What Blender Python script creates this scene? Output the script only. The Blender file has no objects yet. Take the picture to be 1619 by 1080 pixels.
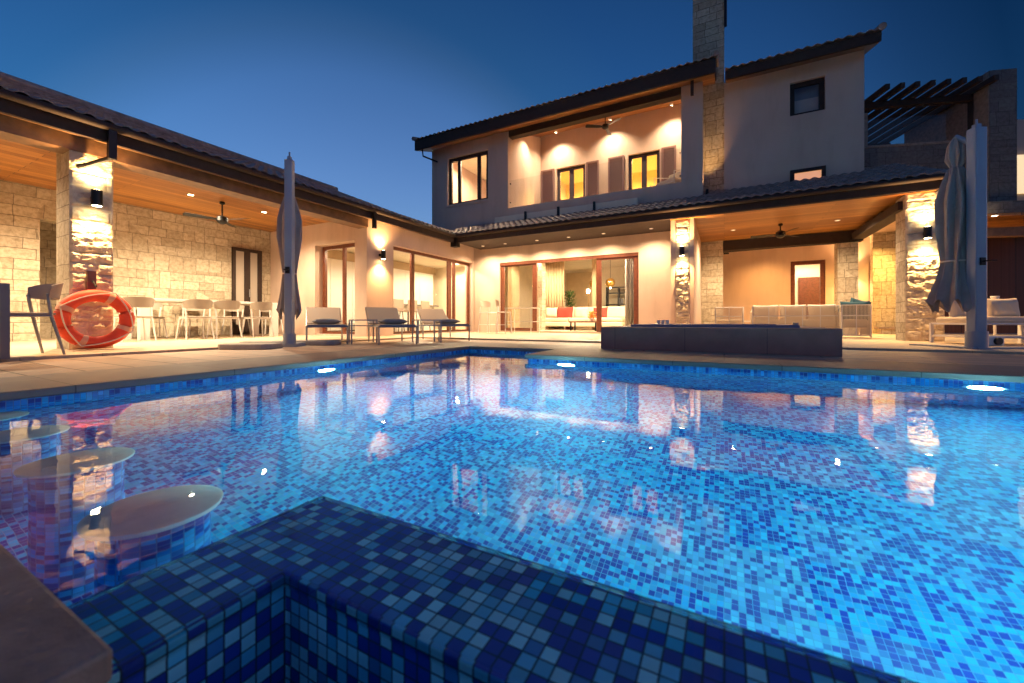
import bpy, bmesh, math, random
from mathutils import Vector, Matrix, noise
random.seed(7)
PI = math.pi
sc = bpy.context.scene
COL = sc.collection

# ------------------------------------------------------------------ camera
YAW = math.radians(28.04)
CA, SA = math.cos(YAW), math.sin(YAW)
F, CX, HY, CZ = 630.0, 809.5, 507.0, 0.40
cam = bpy.data.objects.new('camera', bpy.data.cameras.new('camera'))
COL.objects.link(cam)
cam.location = (0, 0, CZ)
cam.rotation_euler = (PI / 2, 0, YAW)
cam.data.sensor_width = 36
cam.data.lens = 36 * F / 1619.0
cam.data.shift_y = -33 / 1619.0
cam.data.clip_start = 0.02
cam.data.clip_end = 3000
sc.camera = cam
cam.data.dof.use_dof = True; cam.data.dof.focus_distance = 4.5; cam.data.dof.aperture_fstop = 3.2

# real distances from the photograph: a pixel column on a wall plane gives a position on that wall
def fx(px, Y):
    k = (px - CX) / F
    return Y * (k * CA - SA) / (k * SA + CA)
def fy(px, X):
    k = (px - CX) / F
    return X * (k * SA + CA) / (k * CA - SA)
def fz(py, X, Y):
    return CZ + (HY - py) / F * (-X * SA + Y * CA)
def onl(px, O, d):
    k = (px - CX) / F
    vx, vy = k * CA - SA, k * SA + CA
    # O + t d = s v
    det = d[0] * (-vy) + vx * d[1]
    t = (-O[0] * (-vy) - vx * O[1]) / det
    return t

# ------------------------------------------------------------------ world
w = bpy.data.worlds.new("World"); sc.world = w; w.use_nodes = True
nt = w.node_tree; bg = nt.nodes['Background']
sky = nt.nodes.new('ShaderNodeTexSky'); sky.sky_type = 'NISHITA'; sky.sun_disc = False
sky.sun_elevation = math.radians(3); sky.sun_rotation = math.radians(50); sky.ozone_density = 4.5; sky.air_density = 1.0
tc = nt.nodes.new('ShaderNodeTexCoord')
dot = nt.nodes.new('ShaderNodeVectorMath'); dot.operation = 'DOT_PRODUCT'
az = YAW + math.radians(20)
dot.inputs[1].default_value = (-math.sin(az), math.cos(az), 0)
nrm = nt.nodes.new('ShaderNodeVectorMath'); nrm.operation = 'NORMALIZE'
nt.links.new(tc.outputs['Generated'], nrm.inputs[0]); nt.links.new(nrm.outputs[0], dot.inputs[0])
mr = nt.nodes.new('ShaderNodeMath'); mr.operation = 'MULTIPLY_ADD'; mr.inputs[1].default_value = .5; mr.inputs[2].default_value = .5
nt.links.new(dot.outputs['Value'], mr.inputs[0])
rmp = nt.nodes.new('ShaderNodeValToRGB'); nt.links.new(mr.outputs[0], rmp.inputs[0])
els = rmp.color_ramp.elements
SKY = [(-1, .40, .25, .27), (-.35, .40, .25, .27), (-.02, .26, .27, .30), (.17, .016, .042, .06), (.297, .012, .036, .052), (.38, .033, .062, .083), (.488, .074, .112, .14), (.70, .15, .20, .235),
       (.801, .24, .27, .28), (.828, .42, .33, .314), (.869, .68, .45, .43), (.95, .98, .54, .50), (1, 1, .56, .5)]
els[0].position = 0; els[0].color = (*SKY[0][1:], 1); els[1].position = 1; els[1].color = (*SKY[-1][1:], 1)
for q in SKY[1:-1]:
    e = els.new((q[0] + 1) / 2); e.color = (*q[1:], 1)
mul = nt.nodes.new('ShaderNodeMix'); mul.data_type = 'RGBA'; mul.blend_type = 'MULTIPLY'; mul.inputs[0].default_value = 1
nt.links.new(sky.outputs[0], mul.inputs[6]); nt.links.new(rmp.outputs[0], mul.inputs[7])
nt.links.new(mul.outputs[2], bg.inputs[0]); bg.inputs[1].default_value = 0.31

sc.view_settings.view_transform = 'Standard'; sc.view_settings.look = 'None'
sc.view_settings.exposure = 1.78; sc.view_settings.gamma = 1
cy = sc.cycles
cy.use_denoising = True
cy.max_bounces = 10; cy.diffuse_bounces = 4; cy.glossy_bounces = 4; cy.transmission_bounces = 6; cy.transparent_max_bounces = 12
cy.caustics_reflective = False; cy.caustics_refractive = True
cy.sample_clamp_indirect = 3.0; cy.sample_clamp_direct = 0
cy.use_light_tree = True

# ------------------------------------------------------------------ node helpers
def newmat(name):
    m = bpy.data.materials.new(name); m.use_nodes = True
    return m, m.node_tree, m.node_tree.nodes['Principled BSDF']
def N(nt, t, **kw):
    n = nt.nodes.new(t)
    for k, v in kw.items(): setattr(n, k, v)
    return n
def L(nt, a, b): nt.links.new(a, b)
def math_(nt, op, a, b=None, c=None):
    n = N(nt, 'ShaderNodeMath', operation=op)
    for i, v in enumerate((a, b, c)):
        if v is None: continue
        if isinstance(v, (int, float)): n.inputs[i].default_value = v
        else: L(nt, v, n.inputs[i])
    return n.outputs[0]
def ramp(nt, fac, stops, const=False):
    r = N(nt, 'ShaderNodeValToRGB')
    if const: r.color_ramp.interpolation = 'CONSTANT'
    e = r.color_ramp.elements
    while len(e) > 1: e.remove(e[-1])
    e[0].position = stops[0][0]; e[0].color = (*stops[0][1], 1)
    for p, cc in stops[1:]:
        k = e.new(p); k.color = (*cc, 1)
    L(nt, fac, r.inputs[0]); return r.outputs[0]
def noise_(nt, vec, scale, detail=4, rough=.55):
    n = N(nt, 'ShaderNodeTexNoise'); n.inputs['Scale'].default_value = scale
    n.inputs['Detail'].default_value = detail; n.inputs['Roughness'].default_value = rough
    if vec is not None: L(nt, vec, n.inputs['Vector'])
    return n.outputs['Fac']
def bump_(nt, bsdf, h, strength=.3, dist=.01):
    b = N(nt, 'ShaderNodeBump'); b.inputs['Strength'].default_value = strength; b.inputs['Distance'].default_value = dist
    L(nt, h, b.inputs['Height']); L(nt, b.outputs[0], bsdf.inputs['Normal']); return b
def pos(nt):
    g = N(nt, 'ShaderNodeNewGeometry'); return g.outputs['Position']
def obc(nt):
    return N(nt, 'ShaderNodeTexCoord').outputs['Object']
def wallvec(nt):
    """u,v on any axis-aligned face, from the position of the face in the place"""
    g = N(nt, 'ShaderNodeNewGeometry')
    s = N(nt, 'ShaderNodeSeparateXYZ'); L(nt, g.outputs['Position'], s.inputs[0])
    n = N(nt, 'ShaderNodeSeparateXYZ'); L(nt, g.outputs['True Normal'], n.inputs[0])
    isx = math_(nt, 'GREATER_THAN', math_(nt, 'ABSOLUTE', n.outputs[0]), .6)
    isz = math_(nt, 'GREATER_THAN', math_(nt, 'ABSOLUTE', n.outputs[2]), .6)
    u = N(nt, 'ShaderNodeMix'); L(nt, isx, u.inputs[0]); L(nt, s.outputs[0], u.inputs[2]); L(nt, s.outputs[1], u.inputs[3])
    v = N(nt, 'ShaderNodeMix'); L(nt, isz, v.inputs[0]); L(nt, s.outputs[2], v.inputs[2]); L(nt, s.outputs[1], v.inputs[3])
    cmb = N(nt, 'ShaderNodeCombineXYZ'); L(nt, u.outputs[0], cmb.inputs[0]); L(nt, v.outputs[0], cmb.inputs[1])
    return cmb.outputs[0], u.outputs[0], v.outputs[0]

def simple(name, col, rough=.6, metal=0, spec=None, bump=0, bscale=60, var=0, vscale=4, coat=0):
    m, nt, b = newmat(name)
    b.inputs['Base Color'].default_value = (*col, 1)
    b.inputs['Roughness'].default_value = rough; b.inputs['Metallic'].default_value = metal
    if coat: b.inputs['Coat Weight'].default_value = coat
    if var:
        f = noise_(nt, pos(nt), vscale, 6)
        lo = tuple(c * (1 - var) for c in col); hi = tuple(min(1, c * (1 + var)) for c in col)
        L(nt, ramp(nt, f, [(.3, lo), (.7, hi)]), b.inputs['Base Color'])
    if bump:
        bump_(nt, b, noise_(nt, pos(nt), bscale, 5), bump, .01)
    return m
def emis(name, col, strength):
    m, nt, b = newmat(name)
    b.inputs['Base Color'].default_value = (.8, .8, .8, 1)
    b.inputs['Emission Color'].default_value = (*col, 1); b.inputs['Emission Strength'].default_value = strength
    return m
def glassm(name, tint=(1, 1, 1), ior=1.5):
    m = bpy.data.materials.new(name); m.use_nodes = True; nt = m.node_tree
    nt.nodes.remove(nt.nodes['Principled BSDF']); out = nt.nodes['Material Output']
    t = N(nt, 'ShaderNodeBsdfTransparent'); t.inputs[0].default_value = (*tint, 1)
    g = N(nt, 'ShaderNodeBsdfGlossy'); g.inputs['Roughness'].default_value = .01
    lw = N(nt, 'ShaderNodeLayerWeight'); lw.inputs[0].default_value = .5
    f5 = math_(nt, 'ADD', math_(nt, 'MULTIPLY', math_(nt, 'POWER', lw.outputs['Facing'], 5), .6), .025)
    mx = N(nt, 'ShaderNodeMixShader')
    L(nt, f5, mx.inputs[0]); L(nt, t.outputs[0], mx.inputs[1]); L(nt, g.outputs[0], mx.inputs[2])
    L(nt, mx.outputs[0], out.inputs['Surface']); return m

def mosaic(name, light, mid, dark, p=.0265, wl=.45, wet=.45, var=.25, coat=0, grout=(.10, .55), bump=.35):
    m, nt, b = newmat(name)
    vec, u, v = wallvec(nt)
    cu = math_(nt, 'FLOOR', math_(nt, 'DIVIDE', u, p)); cv = math_(nt, 'FLOOR', math_(nt, 'DIVIDE', v, p))
    fu = math_(nt, 'FRACT', math_(nt, 'DIVIDE', u, p)); fv = math_(nt, 'FRACT', math_(nt, 'DIVIDE', v, p))
    c3 = N(nt, 'ShaderNodeCombineXYZ'); L(nt, cu, c3.inputs[0]); L(nt, cv, c3.inputs[1])
    wn = N(nt, 'ShaderNodeTexWhiteNoise', noise_dimensions='2D'); L(nt, c3.outputs[0], wn.inputs['Vector'])
    # sheets of mosaic: dark tiles come in short runs
    c4 = N(nt, 'ShaderNodeCombineXYZ'); L(nt, cu, c4.inputs[0]); L(nt, math_(nt, 'FLOOR', math_(nt, 'DIVIDE', cv, 2.0)), c4.inputs[1])
    wn2 = N(nt, 'ShaderNodeTexWhiteNoise', noise_dimensions='2D'); L(nt, c4.outputs[0], wn2.inputs['Vector'])
    v1 = math_(nt, 'ADD', math_(nt, 'MULTIPLY', wn.outputs['Value'], .72), math_(nt, 'MULTIPLY', wn2.outputs['Value'], .28))
    base = ramp(nt, v1, [(0, dark), (wl - .08, tuple(a * .6 + bb * .4 for a, bb in zip(dark, mid))), (wl, mid), (wl + .22, light)], const=True)
    # each tile its own shade
    hsv = N(nt, 'ShaderNodeHueSaturation'); L(nt, base, hsv.inputs['Color'])
    L(nt, math_(nt, 'ADD', math_(nt, 'MULTIPLY', wn.outputs['Color'], var * 2), 1 - var), hsv.inputs['Value'])
    cs_ = N(nt, 'ShaderNodeCombineXYZ'); L(nt, math_(nt, 'FLOOR', math_(nt, 'DIVIDE', cu, 12.0)), cs_.inputs[0]); L(nt, math_(nt, 'FLOOR', math_(nt, 'DIVIDE', cv, 12.0)), cs_.inputs[1])
    ws2 = N(nt, 'ShaderNodeTexWhiteNoise', noise_dimensions='2D'); L(nt, cs_.outputs[0], ws2.inputs['Vector'])
    L(nt, math_(nt, 'ADD', math_(nt, 'MULTIPLY', ws2.outputs['Value'], .26), .84), hsv.inputs['Saturation'])
    # grout
    eu = math_(nt, 'MINIMUM', fu, math_(nt, 'SUBTRACT', 1, fu)); ev = math_(nt, 'MINIMUM', fv, math_(nt, 'SUBTRACT', 1, fv))
    e = math_(nt, 'MINIMUM', eu, ev)
    g = math_(nt, 'SMOOTH_MIN', math_(nt, 'DIVIDE', e, .085), 1, .1)
    mx = N(nt, 'ShaderNodeMix', data_type='RGBA'); L(nt, math_(nt, 'GREATER_THAN', e, .055), mx.inputs[0])
    mx.inputs[6].default_value = tuple([*(a * grout[1] + grout[0] for a in mid)]) + (1,)
    L(nt, hsv.outputs[0], mx.inputs[7]); L(nt, mx.outputs[2], b.inputs['Base Color'])
    b.inputs['Roughness'].default_value = wet; b.inputs['Coat Weight'].default_value = coat
    bump_(nt, b, g, bump, .002)
    return m

def ashlar(name, c1, c2, mortar, bw=.42, bh=.19, bump=.6):
    m, nt, b = newmat(name)
    vec, u, v = wallvec(nt)
    warp = noise_(nt, vec, 3.0, 2)
    ad = N(nt, 'ShaderNodeVectorMath', operation='ADD'); L(nt, vec, ad.inputs[0])
    cw = N(nt, 'ShaderNodeCombineXYZ'); L(nt, math_(nt, 'MULTIPLY', warp, .05), cw.inputs[0]); L(nt, math_(nt, 'MULTIPLY', warp, .03), cw.inputs[1])
    L(nt, cw.outputs[0], ad.inputs[1])
    def bk(w_, h_, off):
        br = N(nt, 'ShaderNodeTexBrick'); L(nt, ad.outputs[0], br.inputs['Vector'])
        br.inputs['Scale'].default_value = 1; br.inputs['Brick Width'].default_value = w_; br.inputs['Row Height'].default_value = h_
        br.inputs['Mortar Size'].default_value = .006; br.inputs['Mortar Smooth'].default_value = .4; br.offset = off; br.squash = .75; br.squash_frequency = 3
        br.inputs['Color1'].default_value = (*c1, 1); br.inputs['Color2'].default_value = (*c2, 1); br.inputs['Mortar'].default_value = (*mortar, 1)
        return br
    b1 = bk(bw, bh, .37); b2 = bk(bw * .63, bh * 2, .61)
    sel = math_(nt, 'GREATER_THAN', noise_(nt, vec, 1.3, 0), .53)
    mx = N(nt, 'ShaderNodeMix', data_type='RGBA'); L(nt, sel, mx.inputs[0]); L(nt, b1.outputs[0], mx.inputs[6]); L(nt, b2.outputs[0], mx.inputs[7])
    hm = N(nt, 'ShaderNodeMix'); L(nt, sel, hm.inputs[0]); L(nt, b1.outputs['Fac'], hm.inputs[2]); L(nt, b2.outputs['Fac'], hm.inputs[3])
    n1 = noise_(nt, vec, 14, 7, .65)
    mm = N(nt, 'ShaderNodeMix', data_type='RGBA', blend_type='MULTIPLY'); mm.inputs[0].default_value = .8
    L(nt, mx.outputs[2], mm.inputs[6]); L(nt, ramp(nt, n1, [(.3, (.50, .46, .40)), (.58, (1, 1, 1))]), mm.inputs[7])
    L(nt, mm.outputs[2], b.inputs['Base Color']); b.inputs['Roughness'].default_value = .9
    h = math_(nt, 'SUBTRACT', math_(nt, 'MULTIPLY', n1, .9), hm.outputs[0])
    bump_(nt, b, h, bump, .02)
    return m

def slabs(name, c1, c2, mortar, bw, bh, rough=.55, swap=False, msize=.004, spec=.5):
    m, nt, b = newmat(name)
    p = pos(nt); s = N(nt, 'ShaderNodeSeparateXYZ'); L(nt, p, s.inputs[0])
    cb = N(nt, 'ShaderNodeCombineXYZ')
    L(nt, s.outputs[1 if swap else 0], cb.inputs[0]); L(nt, s.outputs[0 if swap else 1], cb.inputs[1])
    br = N(nt, 'ShaderNodeTexBrick'); L(nt, cb.outputs[0], br.inputs['Vector'])
    br.inputs['Scale'].default_value = 1; br.inputs['Brick Width'].default_value = bw; br.inputs['Row Height'].default_value = bh
    br.inputs['Mortar Size'].default_value = msize; br.offset = .5
    for k, cc in (('Color1', c1), ('Color2', c2), ('Mortar', mortar)): br.inputs[k].default_value = (*cc, 1)
    n1 = noise_(nt, p, 6, 7, .6)
    mm = N(nt, 'ShaderNodeMix', data_type='RGBA', blend_type='MULTIPLY'); mm.inputs[0].default_value = .7
    L(nt, br.outputs[0], mm.inputs[6]); L(nt, ramp(nt, n1, [(.3, (.7, .68, .66)), (.65, (1, 1, 1))]), mm.inputs[7])
    L(nt, mm.outputs[2], b.inputs['Base Color'])
    L(nt, math_(nt, 'ADD', math_(nt, 'MULTIPLY', n1, .35), rough - .15), b.inputs['Roughness'])
    bump_(nt, b, math_(nt, 'SUBTRACT', math_(nt, 'MULTIPLY', n1, .3), br.outputs['Fac']), .35, .004)
    return m

def planks(name, c1, c2, gap, width, length, axis=0, rough=.5):
    """boards running along X (axis 0) or Y (axis 1)"""
    m, nt, b = newmat(name)
    p = pos(nt); s = N(nt, 'ShaderNodeSeparateXYZ'); L(nt, p, s.inputs[0])
    cb = N(nt, 'ShaderNodeCombineXYZ'); L(nt, s.outputs[axis], cb.inputs[0]); L(nt, s.outputs[1 - axis], cb.inputs[1])
    br = N(nt, 'ShaderNodeTexBrick'); L(nt, cb.outputs[0], br.inputs['Vector'])
    br.inputs['Scale'].default_value = 1; br.inputs['Brick Width'].default_value = length; br.inputs['Row Height'].default_value = width
    br.inputs['Mortar Size'].default_value = .004; br.offset = .37
    for k, cc in (('Color1', c1), ('Color2', c2), ('Mortar', gap)): br.inputs[k].default_value = (*cc, 1)
    st = N(nt, 'ShaderNodeMapping'); st.inputs['Scale'].default_value = (1.5, 22, 1); L(nt, cb.outputs[0], st.inputs[0])
    g = noise_(nt, st.outputs[0], 2, 6, .65)
    mm = N(nt, 'ShaderNodeMix', data_type='RGBA', blend_type='MULTIPLY'); mm.inputs[0].default_value = .85
    L(nt, br.outputs[0], mm.inputs[6]); L(nt, ramp(nt, g, [(.3, (.55, .5, .45)), (.6, (1, 1, 1))]), mm.inputs[7])
    L(nt, mm.outputs[2], b.inputs['Base Color']); b.inputs['Roughness'].default_value = rough
    bump_(nt, b, math_(nt, 'SUBTRACT', math_(nt, 'MULTIPLY', g, .2), br.outputs['Fac']), .4, .004)
    return m

M = {}
def plaster_mat():
    m, nt, b = newmat('plaster'); p = pos(nt)
    mp = N(nt, 'ShaderNodeMapping'); mp.inputs['Scale'].default_value = (1, 1, .22); L(nt, p, mp.inputs[0])
    n1 = noise_(nt, mp.outputs[0], 2.2, 7, .62); n2 = noise_(nt, p, .9, 5, .6)
    a = ramp(nt, n1, [(.28, (.80, .78, .76)), (.52, (1, 1, 1))]); c = ramp(nt, n2, [(.3, (.55, .41, .325)), (.7, (.62, .47, .38))])
    mm = N(nt, 'ShaderNodeMix', data_type='RGBA', blend_type='MULTIPLY'); mm.inputs[0].default_value = .7
    L(nt, c, mm.inputs[6]); L(nt, a, mm.inputs[7]); L(nt, mm.outputs[2], b.inputs['Base Color']); b.inputs['Roughness'].default_value = .88
    bump_(nt, b, noise_(nt, p, 30, 6, .6), .16, .01); return m
M['plaster'] = plaster_mat()
M['cream'] = simple('cream_paint', (.72, .64, .5), .7, var=.05)
M['white'] = simple('white_paint', (.78, .76, .72), .5)
M['ashlar'] = ashlar('ashlar_stone', (.62, .53, .39), (.44, .36, .25), (.26, .21, .15), bump=.9)
M['ashlar_grey'] = ashlar('grey_ashlar_stone', (.17, .16, .155), (.13, .12, .12), (.08, .075, .07), .5, .16)
def rubble_mat():
    m, nt, b = newmat('rubble_stone')
    n1 = noise_(nt, pos(nt), 9, 8, .65); n2 = noise_(nt, pos(nt), 60, 5, .6)
    L(nt, ramp(nt, n1, [(.3, (.46, .37, .25)), (.5, (.62, .53, .38)), (.7, (.72, .65, .5))]), b.inputs['Base Color'])
    b.inputs['Roughness'].default_value = .9; bump_(nt, b, n2, .5, .01); return m
M['rubble'] = rubble_mat()
M['darkwood'] = simple('dark_stained_timber', (.030, .015, .010), .75, bump=.15, bscale=20, var=.3, vscale=9)
M['beamwood'] = simple('brown_timber', (.16, .085, .04), .5, bump=.15, bscale=20, var=.3, vscale=9)
M['redwood'] = simple('reddish_door_timber', (.14, .042, .02), .35, var=.25, vscale=12)
M['ceilX'] = planks('ceiling_boards_x', (.52, .24, .06), (.25, .09, .02), (.06, .02, .008), .15, 3.1, 0, .4)
M['ceilY'] = planks('ceiling_boards_y', (.52, .24, .06), (.25, .09, .02), (.06, .02, .008), .15, 3.1, 1, .4)
M['darkdoor'] = planks('dark_door_boards', (.10, .035, .02), (.08, .03, .018), (.02, .01, .008), .2, 3, 0, .4)
M['tile_roof'] = simple('clay_roof_tile', (.31, .245, .215), .8, bump=.3, bscale=50, var=.35, vscale=7)
M['terrace'] = slabs('terrace_stone', (.58, .46, .32), (.54, .42, .29), (.34, .27, .19), .9, .6)
M['deckL'] = slabs('deck_boards', (.56, .38, .26), (.46, .31, .21), (.10, .07, .05), 1.9, .30, rough=.5, msize=.009)
M['coping'] = slabs('coping_stone', (.24, .185, .16), (.21, .16, .14), (.08, .065, .055), .9, .9, rough=.5)
M['counterstone'] = simple('counter_stone', (.25, .19, .15), .55, bump=.35, bscale=70, var=.3, vscale=14)
M['mosaic'] = mosaic('pool_mosaic', (.010, .52, .82), (.006, .38, .76), (.002, .035, .36), p=.0225, wl=.49, var=.2, grout=(.12, .75))
M['mosaic_spa'] = mosaic('spa_mosaic', (.34, .92, .94), (.10, .64, .82), (.008, .07, .46), p=.0245, wl=.50, wet=.6, coat=0, grout=(.012, .08), bump=.1)
M['mosaic_wall'] = mosaic('wall_mosaic', (.04, .40, .74), (.012, .22, .62), (.004, .04, .32), wl=.42)
M['paleblue'] = simple('stool_stone', (.80, .82, .76), .5, var=.1, vscale=12)
M['metal_dark'] = simple('dark_metal', (.02, .02, .022), .4, .7)
M['metal_grey'] = simple('grey_metal', (.35, .35, .37), .4, .8)
M['metal_white'] = simple('white_metal', (.75, .73, .70), .35)
M['alu'] = simple('painted_mast', (.29, .34, .42), .4, .1)
M['taupe'] = simple('taupe_fabric', (.42, .33, .26), .9, bump=.2, bscale=300)
M['greyplastic'] = simple('grey_shell', (.36, .31, .25), .5)
M['cushion'] = simple('cream_cushion', (.70, .60, .46), .9, bump=.2, bscale=120)
M['teal'] = simple('teal_cushion', (.03, .10, .13), .9, bump=.2, bscale=120)
M['redc'] = simple('red_cushion', (.32, .05, .035), .9, bump=.2, bscale=120)
M['blackc'] = simple('charcoal_towel', (.30, .28, .27), .95, bump=.4, bscale=150)
M['ring'] = simple('orange_red_foam', (.80, .075, .025), .6, var=.12, vscale=8, bump=.1, bscale=30)
M['rope'] = simple('pale_rope', (.78, .62, .5), .8)
M['canopy'] = simple('canopy_fabric', (.36, .30, .27), .9, bump=.25, bscale=50, var=.12, vscale=6)
M['shutter'] = simple('shutter_timber', (.19, .10, .085), .5)
M['concrete'] = simple('concrete_base', (.40, .37, .33), .8, bump=.2, bscale=40, var=.15, vscale=8)
M['tabletop'] = simple('grey_table', (.17, .165, .18), .5, var=.08)
M['tubtile'] = slabs('tub_stone', (.44, .21, .17), (.39, .19, .155), (.16, .09, .08), .9, .31, rough=.6)
M['tubrim'] = simple('tub_shell', (.17, .20, .32), .3)
M['glass'] = glassm('window_glass')
M['railglass'] = glassm('railing_glass', (.95, .97, .95))
M['curtain'] = simple('beige_curtain', (.50, .36, .22), .9)
M['curtain_grey'] = simple('grey_curtain', (.26, .24, .22), .9)
M['panel'] = simple('beige_wall_panel', (.42, .31, .19), .6, var=.08)
M['floor_in'] = slabs('indoor_floor', (.62, .52, .38), (.60, .5, .36), (.4, .32, .22), .8, .8, rough=.35)
M['leaf'] = simple('plant_leaf', (.035, .10, .02), .5, var=.4, vscale=20)
M['gold'] = simple('brass', (.75, .5, .15), .2, 1)
M['black'] = simple('black_plastic', (.015, .015, .018), .4)
M['soil'] = simple('dry_ground', (.16, .13, .09), .95, bump=.3, bscale=3, var=.3, vscale=.5)
M['yellowwall'] = simple('bedroom_wall', (.78, .60, .26), .8)
WARM = (1, .56, .22); SOFT = (1, .73, .43)
M['lamp_hot'] = emis('sconce_lens', (1, .72, .36), 30)
M['lamp_down'] = emis('downlight_lens', (1, .74, .42), 14)
M['lamp_dim'] = emis('recessed_lens', (1, .70, .38), .5)
M['lamp_room'] = emis('room_light', (1, .76, .47), 1.5)
M['lamp_yellow'] = emis('bedroom_light', (1, .62, .2), 1.5)
M['lamp_pool'] = emis('pool_lamp_lens', (.30, .90, 1), 190)
M['glow_wall'] = emis('wall_glow', (1, .72, .35), .28)
M['lamp_strip'] = emis('bedside_glow', (1, .75, .35), 5)

def water_mat(name='pool_water', film=False):
    m = bpy.data.materials.new(name); m.use_nodes = True; nt = m.node_tree
    nt.nodes.remove(nt.nodes['Principled BSDF']); out = nt.nodes['Material Output']
    g = N(nt, 'ShaderNodeBsdfGlass'); g.inputs['IOR'].default_value = 1.33; g.inputs['Roughness'].default_value = 0.0
    g.inputs['Color'].default_value = (.93, .985, 1, 1)
    p = pos(nt)
    h = math_(nt, 'ADD', noise_(nt, p, 1.6, 2, .5), math_(nt, 'MULTIPLY', noise_(nt, p, 7, 2, .5), .22))
    if film: h = math_(nt, 'ADD', h, math_(nt, 'MULTIPLY', noise_(nt, p, 34, 3, .6), .10))
    b = N(nt, 'ShaderNodeBump'); b.inputs['Strength'].default_value = .15; b.inputs['Distance'].default_value = .02
    L(nt, h, b.inputs['Height']); L(nt, b.outputs[0], g.inputs['Normal'])
    L(nt, g.outputs[0], out.inputs['Surface']); return m
M['water'] = water_mat(); M['film'] = water_mat('spa_film', True)

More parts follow.
